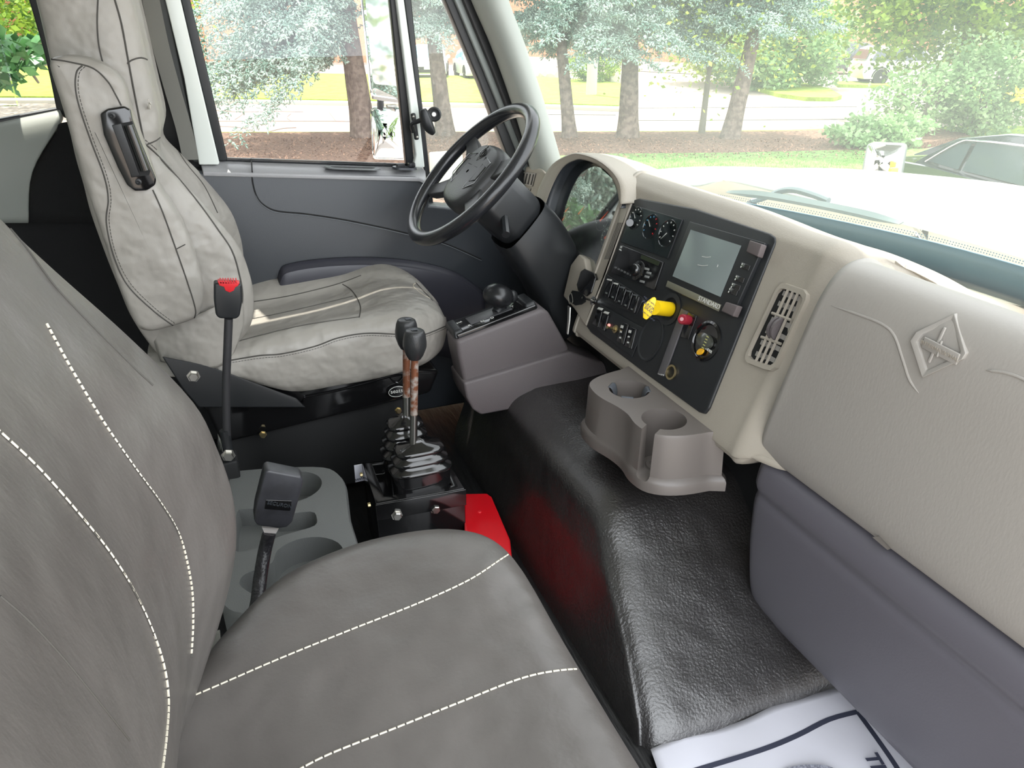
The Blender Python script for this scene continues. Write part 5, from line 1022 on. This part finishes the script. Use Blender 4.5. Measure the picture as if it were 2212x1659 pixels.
p_ = G((1950, 300)); bush('garden_shrub', (p_.x+.3, p_.y, GZ+.9), (1.25, .8, .65), 1800, .12, M['leafp'], 'open twiggy shrub with narrow leaves behind the fender mirror', 'shrub', stems=9)
p_ = G((2100, 296)); bush('garden_shrub', (p_.x, p_.y, GZ+1.05), (1.3, 1.0, 1.1), 8500, .11, M['leafp'], 'dense light green shrub behind the black car roof', 'shrub')
p_ = G((1940, 330)); bush('day_lily', (p_.x-.2, p_.y+.4, GZ+.35), (1.2, .5, .38), 3600, .12, M['leafp'], 'low clump of long leaves behind the fender mirror', 'plant', stems=3)
p_ = G((2190, 330)); bush('flower_clump', (p_.x, p_.y, GZ+1.15), (.35, .3, .12), 160, .1, mat('yellow_petals', (236, 214, 60), .6, emit=None, rgb2=(244, 226, 90)), 'yellow flowers just above the black car roof at the right edge', 'flowers', stems=2)
# maple overhead on the right
def maple(u, v, zc, rad, n, label, s=.14, m=M['leafg']):
    b = UV(u, v, GZ); t = thing('maple_tree', b, label, 'tree'); c = np.array([0, 0, zc-GZ])
    a = rng.normal(size=(n, 3)); a /= np.linalg.norm(a, axis=1, keepdims=True); r = rng.uniform(.2, 1, n)**.4; lump = 1+.2*np.sin(a[:, 0]*8+a[:, 2]*6)+.15*np.sin(a[:, 1]*15)
    V_, F_ = leaves(a*(r*lump)[:, None]*np.array(rad)+c, s); o = bpy.data.objects.new('foliage', np_mesh('foliage', V_, F_, m, 4)); COL.objects.link(o); o.parent = t
    MB().tube([b+Vector((0, 0, z)) for z in (-.1, 0, 1.5, 3, zc-GZ)], [.3, .24, .2, .18, .08], 10).build('trunk', M['barks'], t); return t
maple(10.9, 23, 1.55, (4.6, 3, 2.9), 26000, 'broad green leafy tree above the dark vehicle at the upper right', .17)
maple(-16.5, 26, 2.6, (5, 4, 3.4), 9000, 'dark leafy tree seen through the rear side window', .22)
# hanging twig of leaves close outside the rear side window
tw = thing('maple_branch', Y((0, 60), 5.2), 'dark maple leaves hanging outside the rear side window', 'branch')
tq = cr([Y(p, 5.2) for p in ((-60, 40), (0, 80), (40, 120), (70, 160), (84, 180))], 5); MB().tube(tq, [.02*(1-.7*i/len(tq)) for i in range(len(tq))], 6).build('twig', M['barks'], tw)
Pn = []
for _ in range(420):
    x_ = random.uniform(-90, 85); y_ = random.uniform(85, 120+ (85-abs(x_-10))*.9); Pn.append(Y((x_, y_), random.uniform(4.9, 5.5)))
V_, F_ = leaves(np.array(Pn), .09); V_ -= np.array(tw.location); o = bpy.data.objects.new('foliage', np_mesh('foliage', V_, F_, mat('dark_maple_leaves', (44, 84, 42), .5, rgb2=(70, 116, 60), vscale=9), 4)); COL.objects.link(o); o.parent = tw

# ---- utility pole, transformer box, rocks, dumpster
p0 = G((1277, 210)); up_ = thing('utility_pole', p0, 'pale concrete utility pole standing on the far lawn', 'pole')
MB().tube([p0+Vector((0, 0, z)) for z in (-.1, 2, 5, 9)], [.21, .2, .18, .15], 12).build('pole', M['stone'], up_)
p0 = G((968, 440)); tb = MB().box(p0+Vector((.05, .2, .4)), (.42, .4, .62)).build('utility_box', mat('pale_green_paint', (196, 206, 186), .5), bev=.03); tag(tb, 'pale green utility cabinet on the mulch seen through the steering wheel', 'utility box')
for k, (px, s) in enumerate((((1150, 167), .5), ((1168, 168), .6), ((1188, 170), .55), ((1322, 178), .4), ((1340, 182), .5), ((690, 146), .8))):
    p0 = G(px); MB_ = MB().ball((p0.x, p0.y, GZ+s*.3), s, 9, 6, ax=(random.random(), 1, .5), sq=(1, .7)).build('landscape_rock', M['stone'], flat=True)
    tag(MB_, 'pale landscape rock %s' % ('left of the slim spruce trunk, leftmost of three', 'left of the slim spruce trunk, middle of three', 'left of the slim spruce trunk, rightmost of three', 'beside the round shrub, nearer the pole', 'beside the round shrub, touching the thick trunk', 'at the foot of the brick wall behind the grey car')[k], 'rock', 'landscape rocks across the road')
p0 = G((20, 133)); dm = thing('dumpster', p0, 'green metal dumpster across the road at the far left', 'dumpster')
MB().hull([p0+UV(u, v, z) for u, v, z in ((-2.2, 0, 0), (1.2, 0, 0), (1.3, 0, 1.5), (-2.3, 0, 1.5), (-2.2, 2, 0), (1.2, 2, 0), (1.3, 2, 1.8), (-2.3, 2, 1.8))]).build('bin', mat('green_metal', (30, 150, 110), .5), dm, bev=.03)
MB().prism([p0+UV(u, v, z) for u, v, z in ((-2.35, -.1, 1.5), (1.35, -.1, 1.5), (1.35, 2.05, 1.82), (-2.35, 2.05, 1.82))], (0, 0, .08)).build('lid', mat('dark_green_lid', (20, 84, 66), .5), dm)

# ---- brick building
bd = thing('brick_building', UV(10, 50, GZ), 'long low salmon brick building across the road', 'building')
wallA = MB().prism([UV(-60, 60, GZ), UV(8.5, 60, GZ), UV(8.5, 60.3, GZ), UV(-60, 60.3, GZ)], (0, 0, 9)).build('wall', M['brick'], bd)
A = G((1330, 150)); B = G((1600, 164)); Cc = B+UV(12, 16, 0)
dAB = (B-A).normalized(); nAB = Vector((-dAB.y, dAB.x, 0))
def wall(a, b, z0, z1, th, m, name, off=0):
    d = (b-a).normalized(); n = Vector((-d.y, d.x, 0)); a = a-n*off; b = b-n*off
    return MB().prism([Vector((p.x, p.y, GZ+z0)) for p in (a, b, b+n*th, a+n*th)], (0, 0, z1-z0)).build(name, m, bd)
A = A-dAB*22
wall(A, B, 0, 7, .3, M['brick'], 'wall'); wall(A, B, 0, .55, .4, M['stone'], 'stone_base', .06); wall(B, B+nAB*25, 0, 7, .3, M['brick'], 'wall')
for px in (1518, 1545):
    q = ray(px, 100); tt = (A.dot(nAB))/q.dot(nAB); c0 = q*tt; cx = Vector((c0.x, c0.y, 0))
    MB().prism([cx-dAB*.42-nAB*.08+Vector((0, 0, GZ+.9)), cx+dAB*.42-nAB*.08+Vector((0, 0, GZ+.9)), cx+dAB*.42+Vector((0, 0, GZ+.9)), cx-dAB*.42+Vector((0, 0, GZ+.9))], (0, 0, 2.1)).build('window', M['skyglass'], bd)
    MB().box(cx-nAB*.12+Vector((0, 0, GZ+.85)), (1.1, .3, .1), Matrix.Rotation(math.atan2(dAB.y, dAB.x), 3, 'Z')).build('window_sill', M['stone'], bd)
bd2 = thing('brick_building', UV(32, 62, GZ), 'second salmon brick building with pale windows behind the right hand trees', 'building')
MB().prism([UV(22, 58, GZ), UV(90, 58, GZ), UV(90, 58.4, GZ), UV(22, 58.4, GZ)], (0, 0, 8)).build('wall', M['brick'], bd2)
for k in range(6): MB().prism([UV(25.5+k*3.4, 57.9, GZ+.3), UV(27.4+k*3.4, 57.9, GZ+.3), UV(27.4+k*3.4, 58, GZ+.3), UV(25.5+k*3.4, 58, GZ+.3)], (0, 0, 2.6)).build('window', mat('pale_window', (200, 220, 205), .2) if k == 0 else bpy.data.materials['pale_window'], bd2)
# tree line behind to close the horizon
for k, (u, v) in enumerate(((-48, 52), (-36, 56), (40, 48), (50, 40), (34, 30))):
    maple(u, v, 3.2, (8, 4, 5.5), 4500, ('leafy tree far left beyond the dumpster', 'leafy tree beyond the parking lot at left', 'leafy tree in the distance behind the white vehicle', 'distant leafy tree at the far right edge', 'leafy tree right of the white vehicle across the road')[k], .5, M['leafg'])
# trees behind the camera side, seen in the mirrors and shading the passenger side
for k, (u, v) in enumerate(((-26, 22), (-34, 8), (-30, -6))):
    maple(u, v, 3.2, (6, 5, 5), 4000, ('leafy tree down the road seen in the tall mirror', 'leafy tree behind the truck seen in the mirrors', 'leafy tree behind the passenger side rear')[k], .5, M['leafg'])

# ---- cars
def car(pos, ang, paint, label, L=4.5, Wd=1.82, H=1.6, suv=True, glassm=None, cat='car', name='car', near=False):
    gm = glassm or M['autoglass']; t = thing(name, pos, label, cat); t.rotation_euler = (0, 0, 0); R = Matrix.Rotation(ang, 3, 'Z'); pos = Vector(pos)
    def P3(x, y, z): return pos+R@Vector((x, y, z))
    hw = Wd/2; zb = .28; belt = H*.60
    if suv: prof = [(-L/2, .5), (-L/2-.02, .95*belt), (-L/2+.12, belt), (-L/2+.3, belt+.02), (L*.18, belt), (L*.32, belt-.06), (L/2-.12, belt-.18), (L/2, belt-.4), (L/2+.02, .45), (L/2-.1, zb), (-L/2+.1, zb)]
    else: prof = [(-L/2, .5), (-L/2-.02, .85), (-L/2+.06, belt+.02), (-L*.34, belt+.05), (L*.16, belt-.01), (L*.34, belt-.1), (L/2-.1, belt-.22), (L/2, .6), (L/2+.02, .42), (L/2-.1, .24), (-L/2+.1, .26)]
    R_ = []
    for s, ins in ((-1, .16), (-.97, .04), (-.93, .0), (.93, .0), (.97, .04), (1, .16)):
        y = s*hw; cx_ = 0; R_.append([P3(x*(1-ins*.12), y, zz*(1-ins*.18)+ins*.06) for x, zz in prof])
    body = MB().rings(R_).build('body', paint, t, ang=45)
    if suv: ga = [(-L*.475, belt-.02), (-L*.42, H-.12), (-L*.36, H-.02), (0, H), (L*.08, H-.06), (L*.24, belt-.02)]
    else: ga = [(-L*.43, belt), (-L*.30, H-.14), (-L*.16, H-.02), (L*.0, H), (L*.1, H-.05), (L*.29, belt-.04)]
    G_ = [[P3(x, s*hw*w_, z) for (x, z), w_ in zip(ga, (.97, .84, .78, .76, .80, .95))] for s in (-1, -.6, 0, .6, 1)]
    rr = []
    for s in (-1, -.93, 0, .93, 1):
        rr.append([P3(x, s*hw*w_*(1), z-(.035 if abs(s) == 1 else 0)+.0) for (x, z), w_ in zip(ga, (.94, .84, .78, .77, .81, .93))])
    MB().rings(rr).build('cabin', paint, t, ang=50)
    for s in (-1, 1):                               # side glass, windscreens slightly proud of the cabin
        if suv: parts = [((-L*.43, belt+.05), (-L*.375, H-.18), (-L*.24, H-.13), (-L*.22, belt+.05)), ((-L*.2, belt+.05), (-L*.22, H-.13), (-L*.03, H-.11), (-L*.01, belt+.05)), ((L*.01, belt+.05), (-L*.01, H-.11), (L*.06, H-.14), (L*.19, belt+.04))]
        else: parts = [((-L*.36, belt+.09), (-L*.28, H-.21), (-L*.245, H-.17), (-L*.25, belt+.07)), ((-L*.235, belt+.07), (-L*.23, H-.15), (-L*.035, H-.11), (-L*.02, belt+.06)), ((.0, belt+.06), (-L*.015, H-.11), (L*.07, H-.14), (L*.22, belt+.03))]
        for q in parts:
            MB().prism([P3(x, s*(hw*(.945-.15*(z-belt)/(H-belt))+.012), z) for x, z in q], R@Vector((0, -s*.01, 0))).build('side_window', gm, t)
        if near:
            ch = cr([P3(x, s*(hw*(.945-.15*(z-belt)/(H-belt))+.02), z) for x, z in ((-L*.365, belt+.08), (-L*.285, H-.19), (-L*.23, H-.135), (-L*.035, H-.095), (L*.07, H-.12), (L*.225, belt+.03))], 4)
            MB().tube(ch, .011, 6).build('window_trim', M['chrome'], t)
            for x in (-L*.19, L*.04): MB().tube([P3(x, s*(hw+.02), belt-.12), P3(x+.2, s*(hw+.02), belt-.115)], .014, 8).build('door_handle', M['chrome'], t)
            for x in (-L*.27, -L*.01): MB().tube([P3(x, s*(hw+.001), belt-.02), P3(x, s*(hw+.001), .4)], .004, 4).build('door_gap', M['matte'], t)
        for x in (-L*.31, L*.31):
            r = .35 if suv else .32; w0 = P3(x, s*(hw-.2), r); ax_ = R@Vector((0, s, 0))
            wh = MB().lathe(w0, ax_, [(r*.6, 0), (r, .01), (r, .2), (r*.93, .225), (r*.66, .225)], 24).build('wheel', M['tyre'], t)
            MB().lathe(w0, ax_, [(r*.66, .205), (r*.66, .222), (r*.58, .215), (r*.2, .2), (r*.12, .226), (.01, .226)], 24).build('wheel_rim', M['steel'], wh)
            arch = [P3(x+(r+.05)*math.cos(a), s*(hw+.004), r+(r+.05)*math.sin(a)) for a in [math.pi*k/12 for k in range(13)]]; MB().tube(arch, .03, 6).build('wheel_arch', M['matte'], t)
        MB().hull([P3(L/2-.22, s*(hw-.10), belt-.32), P3(L/2-.04, s*(hw-.34), belt-.38), P3(L/2-.02, s*(hw-.3), belt-.5), P3(L/2-.2, s*(hw-.02), belt-.46), P3(L/2-.35, s*(hw-.03), belt-.36)]).build('headlight', M['steel'], t)
        MB().hull([P3(-L/2+.0, s*(hw-.05), belt-.06), P3(-L/2-.03, s*(hw-.3), belt-.08), P3(-L/2-.03, s*(hw-.25), belt-.28), P3(-L/2+.14, s*(hw+.005), belt-.1), P3(-L/2+.1, s*(hw+.005), belt-.26)]).build('tail_light', M['maroon'], t)
        MB().ball(P3(L*.17, s*(hw+.1), belt+.08), .1, 10, 6).build('door_mirror', paint, t)
    f0 = .26 if suv else .3
    MB().prism([P3(L*(f0-.03), s*hw*.86, belt+.0) for s in (-1, 1)]+[P3(L*.092, s*hw*.72, H-.07) for s in (1, -1)], R@Vector((.0, 0, .025))).build('windscreen', gm, t)
    b0_ = ga[0][0]; MB().prism([P3(b0_-.02, s*hw*.84, belt+.1) for s in (-1, 1)]+[P3(ga[1][0]-.03, s*hw*.72, H-.16) for s in (1, -1)], R@Vector((-.01, 0, .012))).build('rear_window', gm, t)
    MB().prism([P3(L/2+.015, y, z) for y, z in ((-.5, belt-.34), (.5, belt-.34), (.42, belt-.55), (-.42, belt-.55))], R@Vector((.02, 0, 0))).build('grille', M['matte'], t)
    MB().prism([P3(L/2+.02, y, z) for y, z in ((-.7, .5), (.7, .5), (.6, .34), (-.6, .34))], R@Vector((.02, 0, 0))).build('bumper_intake', M['matte'], t)
    MB().box(P3(L/2+.04, 0, .55), (.02, .4, .12), R).build('number_plate', M['ink'], t)
    return t
pw = M['white']; pgr = mat('grey_car_paint', (120, 130, 144), .3, coat=.8); pbk = mat('black_car_paint', (22, 28, 32), .12, coat=1.0, coatr=.03)
pdk = mat('charcoal_car_paint', (48, 52, 58), .25, coat=.8)
vang = -math.pi/2-math.radians(25)
def gp(p): q = G(p); return (q.x, q.y, GZ)
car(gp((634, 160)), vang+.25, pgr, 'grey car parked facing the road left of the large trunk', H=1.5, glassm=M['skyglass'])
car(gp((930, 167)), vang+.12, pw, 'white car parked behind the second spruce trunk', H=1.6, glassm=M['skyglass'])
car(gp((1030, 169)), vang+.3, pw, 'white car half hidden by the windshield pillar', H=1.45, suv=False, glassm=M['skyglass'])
car(gp((1790, 158)), math.radians(152), pdk, 'charcoal vehicle parked under the broad leafy tree', H=1.65)
car(gp((1945, 182)), math.radians(-22), pw, 'white vehicle behind drooping foliage at the right', H=1.65)
# near black sedan beyond the hood
nb_ = Z((2240, 330), GZ+.9)
car((8.8, 5.15, GZ), math.radians(-100), pbk, 'black sedan parked close in front at the right edge', L=4.8, Wd=1.82, H=1.36, suv=False, near=True, name='car', glassm=M['autoglass'])
